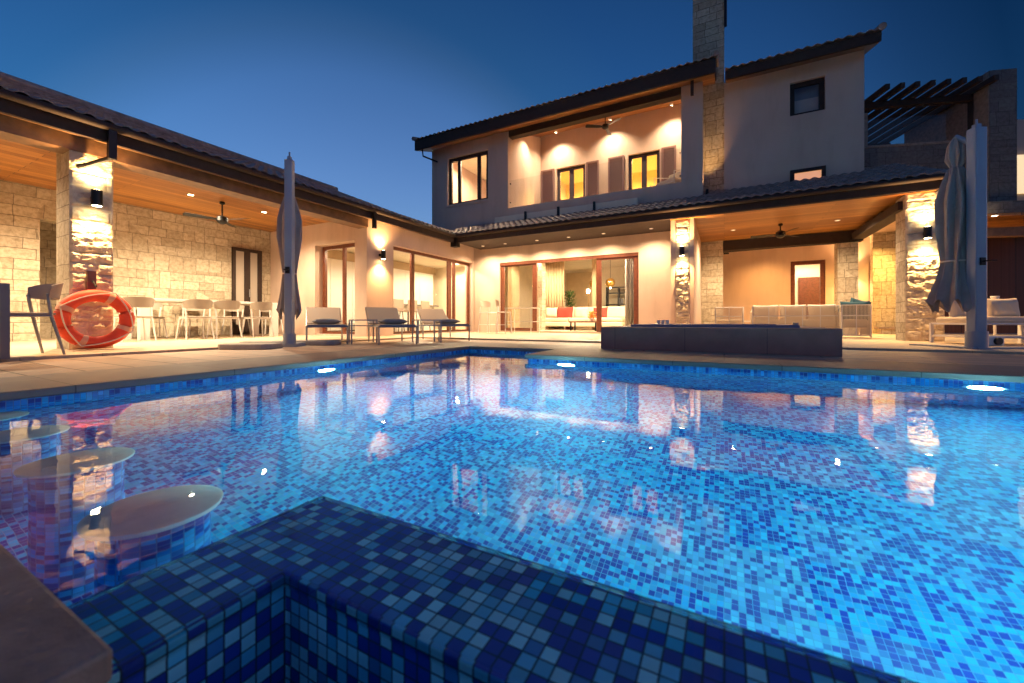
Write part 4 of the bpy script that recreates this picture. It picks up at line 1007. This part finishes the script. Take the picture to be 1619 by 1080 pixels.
for x, lb in ((5.2, 'left'), (7.4, 'right')):
    downlight(x, 12.6, 2.69, 'ceiling spot under the annex canopy, ' + lb, 25, 130, col=WARM)
def room_light(x, y, z, r, mat, label):
    n = 24; r = .16; th = thing('ceiling_light', label, 'ceiling light', (x, y, z), 0, 'flush ceiling lights in the rooms')
    m = MB(); m.add([(r * math.cos(2 * PI * k / n), r * math.sin(2 * PI * k / n), -.03) for k in range(n)], [tuple(range(n))]); m.build('diffuser', mat, th)
    m = MB(); m.tube([((r + .01) * math.cos(2 * PI * k / n), (r + .01) * math.sin(2 * PI * k / n), -.02) for k in range(n)], .015, 6, True); m.build('frame', 'metal_white', th)
    yel = mat == 'lamp_yellow'
    spot('beam', (0, 0, -.05), (0, 0, -1), 420 if yel else (330 if z > 5 else 150), 170, .35, (1, .62, .20) if yel else (1, .76, .47), .12, parent=th)
room_light(-8.05, 8.0, 2.62, .28, 'lamp_room', 'flush ceiling light of the kitchen, near the end wall door')
room_light(-8.05, 9.9, 2.62, .28, 'lamp_room', 'flush ceiling light of the kitchen, above the island')
room_light(-9.2, 12.6, 2.62, .28, 'lamp_room', 'flush ceiling light at the back of the kitchen')
room_light(-5.8, 12.1, 2.60, .28, 'lamp_room', 'flush ceiling light of the living room, left end')
room_light(-4.2, 12.2, 2.60, .28, 'lamp_room', 'flush ceiling light of the living room, above the coffee table')
room_light(-3.0, 12.25, 2.60, .25, 'lamp_room', 'flush ceiling light of the living room, right of the coffee table')
room_light(-2.0, 12.1, 2.60, .28, 'lamp_room', 'flush ceiling light of the living room, right end')
room_light(-7.6, 11.68, 6.30, .3, 'lamp_room', 'flush ceiling light in the upper left room')
room_light(-4.9, 14.25, 6.30, .3, 'lamp_yellow', 'flush ceiling light in the left balcony bedroom')
room_light(-2.4, 14.25, 6.30, .3, 'lamp_yellow', 'flush ceiling light in the right balcony bedroom')
room_light(q0 + .6, 16.9, 2.80, .25, 'lamp_room', 'flush ceiling light in the hall behind the patio door')

def fan(loc, drop, r, a0, label):
    th = thing('ceiling_fan', label, 'ceiling fan', loc, 0, 'ceiling fans')
    m = MB(); m.tube([(0, 0, 0), (0, 0, -drop)], .014, 8); m.build('rod', 'metal_dark', th)
    m = MB(); m.lathe([(.045, 0), (.05, -.04), (.02, -.06)], n=16); m.build('ceiling_cup', 'metal_dark', th)
    m = MB(); m.lathe([(.05, .03), (.10, 0), (.105, -.08), (.07, -.12), (.03, -.14)], (0, 0, -drop), n=20); m.build('motor', 'metal_dark', th)
    for k in range(3):
        a = a0 + 2 * PI * k / 3; m = MB(); R = Matrix.Rotation(a, 3, 'Z'); 
        pts = [(.09, -.03), (.2, -.055), (r, -.07), (r + .02, 0), (r, .07), (.2, .05), (.09, .03)]
        vs = []
        for dz in (-.004, .004):
            for (px, py) in pts:
                v = R @ Vector((px, py, 0)); vs.append((v.x, v.y, -drop - .05 + dz + py * .25))
        n = len(pts); m.add(vs, [tuple(range(n)), tuple(range(2 * n - 1, n - 1, -1))] + [(i, n + i, n + (i + 1) % n, (i + 1) % n) for i in range(n)])
        m.build('blade', 'metal_dark', th)
fan((-9.15, 4.45, CEIL), .32, .62, .3, 'dark ceiling fan over the dining veranda, between two lit spots')
fan((fx(1234, 11.4), 11.4, ZF - .01), .20, .6, .9, 'dark ceiling fan over the patio seating')
fan((fx(957, 12.6), 12.6, uz(12.6)), .30, .62, -.5, 'dark ceiling fan on the balcony between its two windows')

# ================================================================== BALCONY GLASS AND CHAIRS
gr = thing('glass_balustrade', 'frameless glass balustrade along the front of the balcony', 'balustrade', ((bx0 + bx1) / 2, YUP + .1, 3.97))
m = MB(); m.box(bx0 + .02, bx0 + 2.4, YUP + .10, YUP + .112, 3.98, 4.87); m.box(bx0 + 2.43, bx1 - .02, YUP + .10, YUP + .112, 3.98, 4.87); m.build('glass', 'railglass', gr, world=True)
m = MB()
for x in (bx0 + .02, bx1 - .05):
    for z in (4.75, 4.15): m.box(x, x + .03, YUP + .09, YUP + .125, z, z + .03)
m.build('clamp', 'metal_dark', gr, world=True)
def armchair(name, label, loc, rz, w_=.68, mat='cushion', grp=None):
    th = thing(name, label, 'armchair', loc, rz, grp)
    m = MB()
    for sx in (-1, 1):
        m.tube([(sx * w_ / 2, -.3, 0), (sx * w_ / 2, -.3, .58), (sx * w_ / 2, .3, .68), (sx * w_ / 2, .3, 0)], .014, 8)
    m.tube([(-w_ / 2, .3, .68), (w_ / 2, .3, .68)], .014, 8); m.tube([(-w_ / 2, .3, .30), (w_ / 2, .3, .30)], .012, 8); m.tube([(-w_ / 2, -.3, .3), (w_ / 2, -.3, .3)], .012, 8)
    m.build('frame', 'metal_white', th)
    m = MB(); m.box(-w_ / 2 + .03, w_ / 2 - .03, -.3, .24, .3, .42); m.build('seat', mat, th, bevel=.03)
    m = MB(); m.obox((0, .24, .56), w_ - .08, .1, .34, rx=-.15); m.build('backrest', mat, th, bevel=.03); return th
armchair('armchair', 'white framed armchair on the balcony in front of the right window', (fx(1045, 12.7), 12.7, 3.8), .3)
armchair('armchair', 'white armchair on the balcony near its right wall', (fx(1062, 12.0), 12.0, 3.88), -.6)
tt = thing('side_table', 'small low table at the left end of the balcony', 'side table', (fx(832, 12.2), 12.2, 3.8))
m = MB(); m.lathe([(.24, .42), (.24, .45)], n=24); m.build('top', 'redwood', tt)
m = MB(); m.tube([(0, 0, 0), (0, 0, .42)], .03, 8); m.lathe([(.16, 0), (.16, .02)], n=20); m.build('pedestal', 'metal_dark', tt)

# ================================================================== FURNITURE
def arc_shell(r, a0, a1, z0, z1, lean, th_, n=14):
    """curved chair back, thick"""
    vs = []
    for k in range(n + 1):
        a = a0 + (a1 - a0) * k / n; e = abs(2 * k / n - 1); zt_ = z1 - .05 * e ** 3; zb = z0 + .02 * e ** 2
        for (rr, z) in ((r, zb), (r + lean, zt_), (r + lean + th_, zt_), (r + th_, zb)):
            vs.append((rr * math.cos(a), rr * math.sin(a), z))
    fs = [(0, 1, 2, 3), (n * 4 + 3, n * 4 + 2, n * 4 + 1, n * 4)]
    for k in range(n):
        for q in range(4): fs.append((k * 4 + q, k * 4 + (q + 1) % 4, (k + 1) * 4 + (q + 1) % 4, (k + 1) * 4 + q))
    return vs, fs
def dining_chair(label, loc, rz, legs='metal_white', shell='greyplastic', grp='chairs around the white dining table'):
    """faces -X locally, back at +X"""
    th = thing('dining_chair', label, 'chair', loc, rz, grp)
    m = MB(); m.box(-.21, .17, -.21, .21, .43, .455); m.build('seat', shell, th, bevel=.02)
    m = MB(); m.add(*arc_shell(.235, -1.15, 1.15, .60, .79, .03, .018)); m.smooth = True; m.build('backrest', shell, th)
    for sy in (-1, 1):
        m = MB(); m.tube([(.10, sy * .215, .66), (.13, sy * .2, .43), (.22, sy * .235, 0)], [.015, .017, .012], 8); m.build('leg', legs, th)
        m = MB(); m.tube([(-.17, sy * .19, .44), (-.22, sy * .235, 0)], [.017, .012], 8); m.build('leg', legs, th)
    m = MB()
    for sy in (-1, 1): m.tube([(-.18, sy * .2, .42), (.14, sy * .205, .42)], .011, 6)
    m.tube([(.14, -.2, .42), (.14, .2, .42)], .011, 6); m.build('rail', legs, th)
    return th
DXT = -10.05
def tabletop_thing(name, label, x0, x1, y0, y1, h, mat, grp=None, leg=.1):
    th = thing(name, label, 'table', ((x0 + x1) / 2, (y0 + y1) / 2, TZ), 0, grp)
    m = MB(); m.box(x0, x1, y0, y1, TZ + h - .05, TZ + h); m.build('tabletop', mat, th, world=True, bevel=.005)
    for yy in (y0, y1 - leg):
        for xx in (x0, x1 - leg): m = MB(); m.box(xx, xx + leg, yy, yy + leg, TZ, TZ + h - .05); m.build('leg', mat, th, world=True)
    return th
ty0, ty1 = fy(222, DXT + .45), 5.9
tabletop_thing('dining_table', 'long white dining table under the left veranda', DXT - .5, DXT + .45, ty0, ty1, .80, 'white', leg=.14)
cx_ = -9.33
pxs = [(309, 'second from the life ring'), (355, 'third from the life ring'), (408, 'fourth from the life ring')]
dc = dining_chair('grey backed dining chair partly behind the life ring', (cx_, fy(212, cx_), TZ), 0)
for px, lb in pxs:
    relabel(copy_tree(dc), 'grey backed dining chair on the pool side of the table, ' + lb, (cx_, fy(px, cx_), TZ), random.uniform(-.08, .08))
for k, lb in enumerate(('first chair on the wall side of the dining table, nearest the life ring', 'second chair on the wall side of the dining table', 'third chair on the wall side of the dining table', 'last chair on the wall side of the dining table, before the dark side door')):
    relabel(copy_tree(dc), lb, (DXT - .72, ty0 + .55 + k * .85, TZ), PI + random.uniform(-.1, .1))
# grey table with chair at the left edge
gt = thing('grey_table', 'dark grey slab sided table cut by the left picture edge', 'table', (-6.55, .1, TZ))
m = MB(); m.box(-7.0, -6.1, -1.6, fy(16, -6.1), .70, .76); m.build('tabletop', 'tabletop', gt, world=True, bevel=.004)
m = MB(); m.box(-7.0, -6.1, fy(16, -6.1) - .06, fy(16, -6.1), TZ, .70); m.build('end_panel', 'tabletop', gt, world=True)
m = MB(); m.box(-7.0, -6.1, -1.6, -1.54, TZ, .70); m.build('end_panel', 'tabletop', gt, world=True)
nc = dining_chair('dark curved chair pulled up to the end of the grey table at the left', (-6.58, 1.30, TZ), PI / 2 + .12, legs='metal_grey', shell='taupe', grp='chairs at the grey table')

# life ring
lr = thing('life_ring', 'orange red life ring with pale rope hanging on the stone pillar', 'life ring', (-7.10, 2.0, .42), 0)
n = 48; R_ = .30; LY0 = 0
m = MB(); m.tube([(0, R_ * math.cos(2 * PI * k / n), R_ * math.sin(2 * PI * k / n)) for k in range(n)], .076, 20, True); m.build('float', 'ring', lr)
m = MB()
bandm = simple('orange_band', (.72, .36, .24), .7)
for q in range(4):
    a0 = PI / 4 + q * PI / 2 + .35; m = MB()
    m.tube([(0, R_ * math.cos(a0 + d_), R_ * math.sin(a0 + d_)) for d_ in (-.10, -.05, 0, .05, .10)], .0785, 18); m.build('band', bandm, lr)
m = MB(); pts = []
for q in range(4):
    a = PI / 4 + q * PI / 2 + .35; b_ = a + PI / 2
    A = Vector((.085, .37 * math.cos(a), .37 * math.sin(a))); B = Vector((.085, .37 * math.cos(b_), .37 * math.sin(b_)))
    for k in range(8):
        s_ = k / 8; v = A.lerp(B, s_); bul = math.sin(PI * s_) * .045; md = Vector((0, v.y, v.z)).normalized(); v += md * bul; v.x += .012; pts.append(v)
m.tube(pts, .008, 6, True); m.build('rope', 'rope', lr)
m = MB(); m.box(-.17, -.10, -.05, .03, .28, .62); m.build('hanger', 'redwood', lr)
m = MB(); m.tube([(-.12, 0, .50), (-.02, 0, .44), (.0, 0, .41)], .012, 8); m.build('hook', 'metal_dark', lr)

# cantilever parasols, folded
def parasol(name, label, loc, rz, prof, off, mh, mw, base, k_=1):
    prof = [(r_ * k_, z_) for r_, z_ in prof]
    th = thing(name, label, 'parasol', loc, rz, 'folded cantilever parasols')
    m = MB(); m.box(-mw / 2, mw / 2, -mw * .4, mw * .4, .05, mh); m.build('mast', 'alu', th, bevel=.012)
    m = MB(); m.box(-mw * .2, mw * .2, -mw * .2, mw * .2, mh, mh + .05); m.tube([(0, 0, mh + .05), (0, 0, mh + .12)], .012, 8); m.build('mast_cap', 'alu', th)
    m = MB(); m.tube([(0, 0, mh - .25), (off[0] * .5, off[1] * .5, mh - .12), (off[0], off[1], prof[-1][1] + .02)], .03, 8); m.build('arm', 'alu', th)
    m = MB(); m.box(-.03, .03, -mw * .4 - .02, -mw * .4, 1.12, 1.22); m.tube([(0, -mw * .4 - .02, 1.17), (0, -mw * .4 - .10, 1.17), (.07, -mw * .4 - .10, 1.17)], .01, 6); m.build('crank', 'metal_dark', th)
    rnd = random.Random(hash(label) % 97 if False else len(label))
    ph = [rnd.uniform(0, 6) for _ in range(4)]
    def wob(a, z, r):
        return 1 + .20 * math.cos(8 * a + ph[0] + 1.5 * math.sin(z * 2.2)) + .09 * math.cos(13 * a + ph[1] - z * 2) + .08 * math.cos(3 * a + ph[2] + z)
    # resample profile finely
    pr = []
    for (r0, z0), (r1, z1) in zip(prof, prof[1:]):
        for k in range(6): pr.append((r0 + (r1 - r0) * k / 6, z0 + (z1 - z0) * k / 6))
    pr.append(prof[-1])
    n = 72; vs = []
    for i, (r, z) in enumerate(pr):
        for k in range(n):
            a = 2 * PI * k / n; q = r * wob(a, z, r); zz = z
            if i < 4: zz += .09 * math.cos(8 * a + ph[0] + 1) * (1 - i / 4)
            vs.append((off[0] + q * math.cos(a), off[1] + q * math.sin(a) * .9, zz))
    fs = [(i * n + k, i * n + (k + 1) % n, (i + 1) * n + (k + 1) % n, (i + 1) * n + k) for i in range(len(pr) - 1) for k in range(n)]
    m = MB(); m.add(vs, fs + [tuple((len(pr) - 1) * n + k for k in range(n))]); m.smooth = True; cn = m.build('canopy', 'canopy', th)
    m = MB(); zt_ = base['tie']; rt = min(pr, key=lambda q: abs(q[1] - zt_))[0] * 1.15
    m.tube([(off[0] + rt * math.cos(2 * PI * k / 24), off[1] + rt * .9 * math.sin(2 * PI * k / 24), zt_) for k in range(24)], .012, 6, True); m.build('strap', 'rope', cn)
    return th
# left: faces the camera across the pool
ulp = parasol('parasol', 'folded parasol with blue grey mast beside the left pool edge', (-5.9, 3.8, 0), YAW, [(.185, .50), (.175, .62), (.14, .85), (.105, 1.14), (.14, 1.4), (.19, 1.7), (.19, 2.0), (.12, 2.25), (.05, 2.45)], (-.095, .17), 2.87, .118, {'tie': 1.14}, .80)
m = MB(); m.box(-.12, .12, -.10, .25, 0, .05); m.tube([(0, 0, .05), (0, 0, .2)], .09, 12); m.build('foot', 'alu', ulp)
urp = parasol('parasol', 'folded parasol with broad blue grey mast beside the far pool edge on the right', (2.93, 7.5, 0), YAW, [(.30, .60), (.27, .75), (.19, 1.0), (.155, 1.21), (.19, 1.5), (.22, 1.8), (.23, 2.02), (.17, 2.25), (.09, 2.48), (.06, 2.5), (.12, 2.62), (.10, 2.8), (.04, 2.9)], (-.03, .22), 2.93, .15, {'tie': 1.21}, .82)
m = MB(); m.box(-.15, 1.1, -.09, .09, .0, .05); m.box(-.09, .09, -.1, .8, 0, .05); m.tube([(0, 0, .05), (0, 0, .26)], .105, 16); m.build('foot', 'alu', urp)
m = MB(); m.box(.36, .60, .18, .34, .05, .19); m.build('wheel_housing', 'metal_white', urp, bevel=.02)
m = MB(); m.tube([(.49, .15, .12), (.49, .2, .12)], .05, 14); m.build('wheel', 'black', urp)
# ballast slabs of the left parasol
def ballast(x, y, rz, s, label):
    m = MB(); c_ = s * .24
    m.prism([(-s + c_, -s * .6), (s - c_, -s * .6), (s, -s * .6 + c_), (s, s * .6 - c_), (s - c_, s * .6), (-s + c_, s * .6), (-s, s * .6 - c_), (-s, -s * .6 + c_)], 'Z', 0, .075)
    o = m.build('parasol_weight', 'concrete', bevel=.015); o.location = (x, y, .0); o.rotation_euler = (0, 0, rz); tag(o, label, 'parasol weight', 'parasol ballast slabs')
ballast(-5.98, 3.28, YAW, .38, 'flat concrete parasol weight left of the mast, nearer the pool')
ballast(-6.0, 3.98 + .35, YAW, .36, 'flat concrete parasol weight right of and behind the left mast')
ballast(-6.45, 3.75, YAW, .33, 'flat concrete parasol weight behind the left mast')

# loungers
def lounger(label, loc, rz):
    """foot end at origin, head toward +X"""
    th = thing('sun_lounger', label, 'sun lounger', loc, rz, 'sun loungers beside the pool')
    W = .62; m = MB()
    for sy in (-1, 1): m.tube([(0, sy * W / 2, .30), (1.25, sy * W / 2, .30)], .016, 6); 
    m.tube([(0, -W / 2, .30), (0, W / 2, .30)], .018, 6); m.tube([(1.25, -W / 2, .30), (1.25, W / 2, .30)], .016, 6); m.build('frame', 'metal_grey', th)
    for x in (.02, 1.2):
        for sy in (-1, 1): m = MB(); m.tube([(x, sy * W / 2, .30), (x, sy * W / 2, 0)], .015, 6); m.build('leg', 'metal_grey', th)
    m = MB(); m.box(.02, 1.22, -W / 2 + .02, W / 2 - .02, .315, .335); m.build('seat', 'taupe', th)
    m = MB(); m.beam((1.22, 0, .34), (1.74, 0, .66), W - .03, .03); m.build('backrest', 'taupe', th)
    m = MB(); m.tube([(1.2, -W / 2, .3), (1.74, -W / 2, .66), (1.74, W / 2, .66), (1.2, W / 2, .3)], .014, 6); m.build('back_frame', 'metal_grey', th)
    return th
def towel(lg, label):
    m = MB(); m.pillow((.48, 0, .385), .34, .46, .10, e=3.5); o = m.build('rolled_towel', 'blackc', None)
    R = Matrix.Rotation(lg.rotation_euler.z, 4, 'Z'); o.data.transform(Matrix.Translation((-.48, 0, -.385)))
    v = R @ Vector((.48, 0, .385)); o.location = Vector(lg.location) + v; o.rotation_euler = (0, 0, lg.rotation_euler.z); tag(o, label, 'towel', 'folded towels on the loungers')
la = math.atan2(.569, -.824)
l1 = lounger('sun lounger nearest the left parasol, first of the row', (-5.84, 4.42, .0), la)
l2 = relabel(copy_tree(l1), 'middle sun lounger of the row, in front of the wall lamp', (-4.80, 4.98, 0), la)
l3 = relabel(copy_tree(l1), 'sun lounger in front of the left sliding glass door, farthest of the row', (-4.65, 6.35, 0), la)
towel(l1, 'dark folded towel on the lounger next to the left parasol'); towel(l2, 'dark folded towel on the middle lounger'); towel(l3, 'dark folded towel on the lounger before the sliding door')
def side_table(label, loc, rz, name='side_table', W=.44, H=.42, mat='metal_grey'):
    th = thing(name, label, 'side table', loc, rz, 'side tables between the loungers')
    m = MB(); m.box(-W / 2, W / 2, -W / 2, W / 2, H - .02, H); m.build('top', mat, th)
    m = MB(); m.box(-W / 2 + .02, W / 2 - .02, -W / 2 + .02, W / 2 - .02, H * .72, H * .72 + .015); m.build('shelf', mat, th)
    for sx in (-1, 1):
        for sy in (-1, 1): m = MB(); m.box(sx * (W / 2 - .012) - .012, sx * (W / 2 - .012) + .012, sy * (W / 2 - .012) - .012, sy * (W / 2 - .012) + .012, 0, H - .02); m.build('leg', mat, th)
    return th
s1 = side_table('metal side table between the first and the middle sun lounger', (-5.72, 5.05, 0), la)
relabel(copy_tree(s1), 'metal side table between the middle and the farthest sun lounger', (-4.85, 5.75, 0), la)

# hot tub
hx0_, hx1_, hy0_, hy1_ = fx(950, 5.6), fx(1332, 5.6), 5.60, 8.2
ht = thing('hot_tub', 'low dark stone clad hot tub behind the pool, with a raised water basin', 'hot tub', ((hx0_ + hx1_) / 2, 6.9, 0))
m = MB()
m.box(hx0_, hx1_, hy0_, hy0_ + .3, 0, .31); m.box(hx0_, hx1_, hy1_ - .3, hy1_, 0, .31); m.box(hx0_, hx0_ + .3, hy0_ + .3, hy1_ - .3, 0, .31); m.box(hx1_ - .3, hx1_, hy0_ + .3, hy1_ - .3, 0, .31)
m.build('surround', 'tubtile', ht, world=True, bevel=.004)
ix0, ix1 = fx(1000, 6.1), fx(1262, 6.1)
m = MB(); m.box(ix0, ix1, 5.96, 6.04, .0, .345); m.box(ix0, ix1, 7.7, 7.78, 0, .345); m.box(ix0, ix0 + .08, 6.04, 7.7, 0, .345); m.box(ix1 - .08, ix1, 6.04, 7.7, 0, .345); m.build('shell', 'tubrim', ht, world=True, bevel=.01)
m = MB(); m.box(ix0 + .08, ix1 - .08, 6.04, 7.7, .1, .335); m.build('tub_water', simple('tub_water', (.04, .07, .16), .08), ht, world=True)
m = MB(); m.tube([(ix1 - .04, 6.0, .345), (ix1 - .04, 6.0, .375)], .03, 10); m.build('valve', 'metal_grey', ht, world=True)
for k, px in enumerate((1041, 1048, 1055)):
    y = 7.9; x = fx(px, y); m = MB(); m.lathe([(.025, 0), (.03, .02), (.034, .1)], n=14); o = m.build('tumbler', 'metal_white'); o.location = (x, y, .31)
    tag(o, 'small pale tumbler on the back rim of the hot tub, ' + ('left', 'middle', 'right')[k] + ' of three', 'glass', 'tumblers on the hot tub')

# high table and chairs by the villa wall
def wire_chair(label, loc, rz, grp='chairs by the villa wall'):
    th = thing('high_chair', label, 'chair', loc, rz, grp)
    m = MB(); m.box(-.2, .2, -.2, .2, .60, .63); m.build('seat', 'metal_white', th, bevel=.01)
    m = MB(); m.add(*arc_shell(.22, -1.0, 1.0, .78, .98, .02, .015)); m.smooth = True; m.build('backrest', 'taupe', th)
    for sx in (-1, 1):
        for sy in (-1, 1): m = MB(); m.tube([(sx * .17, sy * .17, .80 if sx > 0 else .6), (sx * .18, sy * .18, .6), (sx * .22, sy * .22, 0)], .011, 6); m.build('leg', 'metal_white', th)
    m = MB(); m.tube([(-.2, -.2, .25), (.2, -.2, .25), (.2, .2, .25), (-.2, .2, .25)], .008, 6, True); m.build('foot_rail', 'metal_white', th)
    return th
cc1 = wire_chair('thin legged high chair with grey back left of the white wire table', (fx(772, 10.35), 10.35, TZ), 2.8)
relabel(copy_tree(cc1), 'high chair with dark grey back close to the left living room door leaf', (fx(797, 10.1), 10.1, TZ), 3.6)
wt_ = thing('wire_table', 'white wire framed table in front of the left living room door leaf', 'table', (fx(826, 10.2), 10.2, TZ))
m = MB(); m.box(-.42, .42, -.3, .3, .72, .735); m.build('top', 'metal_white', wt_)
m = MB(); m.tube([(-.4, -.28, .34), (.4, -.28, .34), (.4, .28, .34), (-.4, .28, .34)], .008, 6, True); m.build('rail', 'metal_white', wt_)
for sx in (-1, 1):
    for sy in (-1, 1): m = MB(); m.tube([(sx * .4, sy * .28, .72), (sx * .4, sy * .28, 0)], .011, 6); m.build('leg', 'metal_white', wt_)

# patio lounge set, backs to the camera
def rope_seat(name, label, loc, w_, d_, cat, n_back, rz=0):
    th = thing(name, label, cat, loc, rz, 'rope woven patio seats')
    h = .70; m = MB()
    for sx in (-1, 1): m.tube([(sx * w_ / 2, -d_ / 2, .02), (sx * w_ / 2, -d_ / 2, h), (sx * w_ / 2, d_ / 2, h - .12), (sx * w_ / 2, d_ / 2, .02)], .014, 6)
    for z in (h, h * .68, .06): m.tube([(-w_ / 2, -d_ / 2, z), (w_ / 2, -d_ / 2, z)], .013, 6)
    for k in range(1, n_back): 
        x = -w_ / 2 + w_ * k / n_back; m.tube([(x, -d_ / 2 - .004, .06), (x, -d_ / 2 - .004, h)], .011, 6)
    m.build('frame', 'metal_white', th)
    m = MB(); k = int(w_ / .022)
    for i in range(k): x = -w_ / 2 + .015 + i * (w_ - .03) / (k - 1); m.box(x - .006, x + .006, -d_ / 2 + .008, -d_ / 2 + .016, .07, h - .01)
    kk = int(d_ / .025)
    for sx in (-1, 1):
        for i in range(kk): y = -d_ / 2 + .02 + i * (d_ - .04) / (kk - 1); m.box(sx * w_ / 2 - .004, sx * w_ / 2 + .004, y - .006, y + .006, .07, h - .14)
    m.build('woven_back', 'cushion', th)
    m = MB(); m.box(-w_ / 2 + .03, w_ / 2 - .03, -d_ / 2 + .05, d_ / 2, .22, .40); m.build('seat_cushion', 'cushion', th, bevel=.03)
    return th
X0s, X1s = fx(1190, 11.1), fx(1326, 11.1)
so = rope_seat('patio_sofa', 'long rope woven patio sofa seen from behind, right of centre', ((X0s + X1s) / 2, 11.5, TZ), X1s - X0s, .8, 'sofa', 5)
xw = (X1s - X0s) / 3
for k, (mt, lb) in enumerate((('cushion', 'left'), ('taupe', 'middle'), ('cushion', 'right'))):
    m = MB(); m.pillow((0, 0, 0), xw * .95, .2, .42, rx=-.15); o = m.build('back_cushion', 'cushion' if k != 5 else mt); o.location = (X0s + xw * (k + .5), 11.27, TZ + .535); tag(o, 'pale back cushion on the long patio sofa, ' + lb + ' of three', 'cushion', 'back cushions of the patio sofa')
xa0, xa1 = fx(1331, 10.8), fx(1377, 10.8)
rope_seat('patio_armchair', 'rope woven armchair with teal cushions beside the right stone pillar', ((xa0 + xa1) / 2, 11.15, TZ), xa1 - xa0, .7, 'armchair', 2)
m = MB(); m.pillow((0, 0, 0), .5, .18, .42, rx=-.1); o = m.build('cushion', 'teal'); o.location = (xa0 + .26, 11.0, TZ + .58); tag(o, 'teal cushion lying low in the right patio armchair', 'cushion', 'teal cushions')
m = MB(); m.pillow((0, 0, 0), .36, .18, .42, rx=-.1, ry=.3); o = m.build('cushion', 'teal'); o.location = (xa1 - .14, 11.1, TZ + .62); tag(o, 'teal cushion propped up at the right arm of the right patio armchair', 'cushion', 'teal cushions')
xb0, xb1 = fx(1131, 11.5), fx(1175, 11.5)
rope_seat('patio_armchair', 'rope woven armchair at the left end of the patio, before the stone pier', ((xb0 + xb1) / 2, 11.8, TZ), xb1 - xb0, .7, 'armchair', 2)
pt = thing('patio_table', 'low white table between the left armchair and the patio sofa', 'coffee table', (fx(1182, 12.4), 12.4, TZ))
m = MB(); m.box(-.4, .4, -.3, .3, .34, .37); m.build('top', 'metal_white', pt)
for sx in (-1, 1):
    for sy in (-1, 1): m = MB(); m.tube([(sx * .36, sy * .26, .34), (sx * .36, sy * .26, 0)], .012, 6); m.build('leg', 'metal_white', pt)
bn = thing('stone_bench', 'low stone step against the yellow lit wall behind the right armchair', 'bench', (3.9, 14.6, TZ))
m = MB(); m.box(-.15, .5, -.2, .2, .14, .2); m.build('top', 'counterstone', bn); m = MB(); m.box(-.1, .45, -.15, .15, 0, .14); m.build('base', 'ashlar', bn)

# white seats at the far right
wl_ = thing('white_daybed', 'white framed daybed with cream cushions behind the right parasol mast', 'daybed', (3.72, 9.1, TZ), .25)
m = MB()
for z in (.32, .12): m.tube([(-.55, -.35, z), (.65, -.35, z), (.65, .35, z), (-.55, .35, z)], .018, 6, True)
m.build('frame', 'metal_white', wl_)
for sx in (-.55, .65):
    for sy in (-.35, .35): m = MB(); m.box(sx - .02, sx + .02, sy - .02, sy + .02, 0, .33); m.build('leg', 'metal_white', wl_)
m = MB(); m.box(-.52, .62, -.32, .32, .33, .43); m.build('mattress', 'cushion', wl_, bevel=.03)
m = MB(); m.pillow((-.28, .1, .56), .42, .2, .36, rx=-.2); m.build('pillow', 'cushion', wl_)
m = MB(); m.pillow((.2, .1, .56), .42, .2, .34, rx=-.2); m.build('pillow', 'cushion', wl_)
wb = thing('white_side_bench', 'white slatted bench cut by the right picture edge', 'bench', (4.9, 9.75, TZ), .2)
m = MB()
for k in range(5): m.box(-.5, .5, -.25 + k * .11, -.17 + k * .11, .38, .41)
m.build('slats', 'metal_white', wb)
for sx in (-.48, .48):
    for sy in (-.23, .25): m = MB(); m.box(sx - .02, sx + .02, sy - .02, sy + .02, 0, .38); m.build('leg', 'metal_white', wb)
m = MB(); m.box(-.48, .48, -.24, -.22, .16, .19); m.box(-.48, .48, .24, .26, .16, .19); m.build('rail', 'metal_white', wb)
xv = fx(1573, 9.9); vz = thing('tall_goblet', 'slim white goblet shaped vase on the ground behind the white daybed', 'vase', (xv, 9.9, TZ))
m = MB(); m.lathe([(.07, 0), (.07, .02), (.018, .06), (.016, .62), (.03, .68), (.055, .78), (.05, .79), (.02, .70)], n=20); m.build('body', 'white', vz)
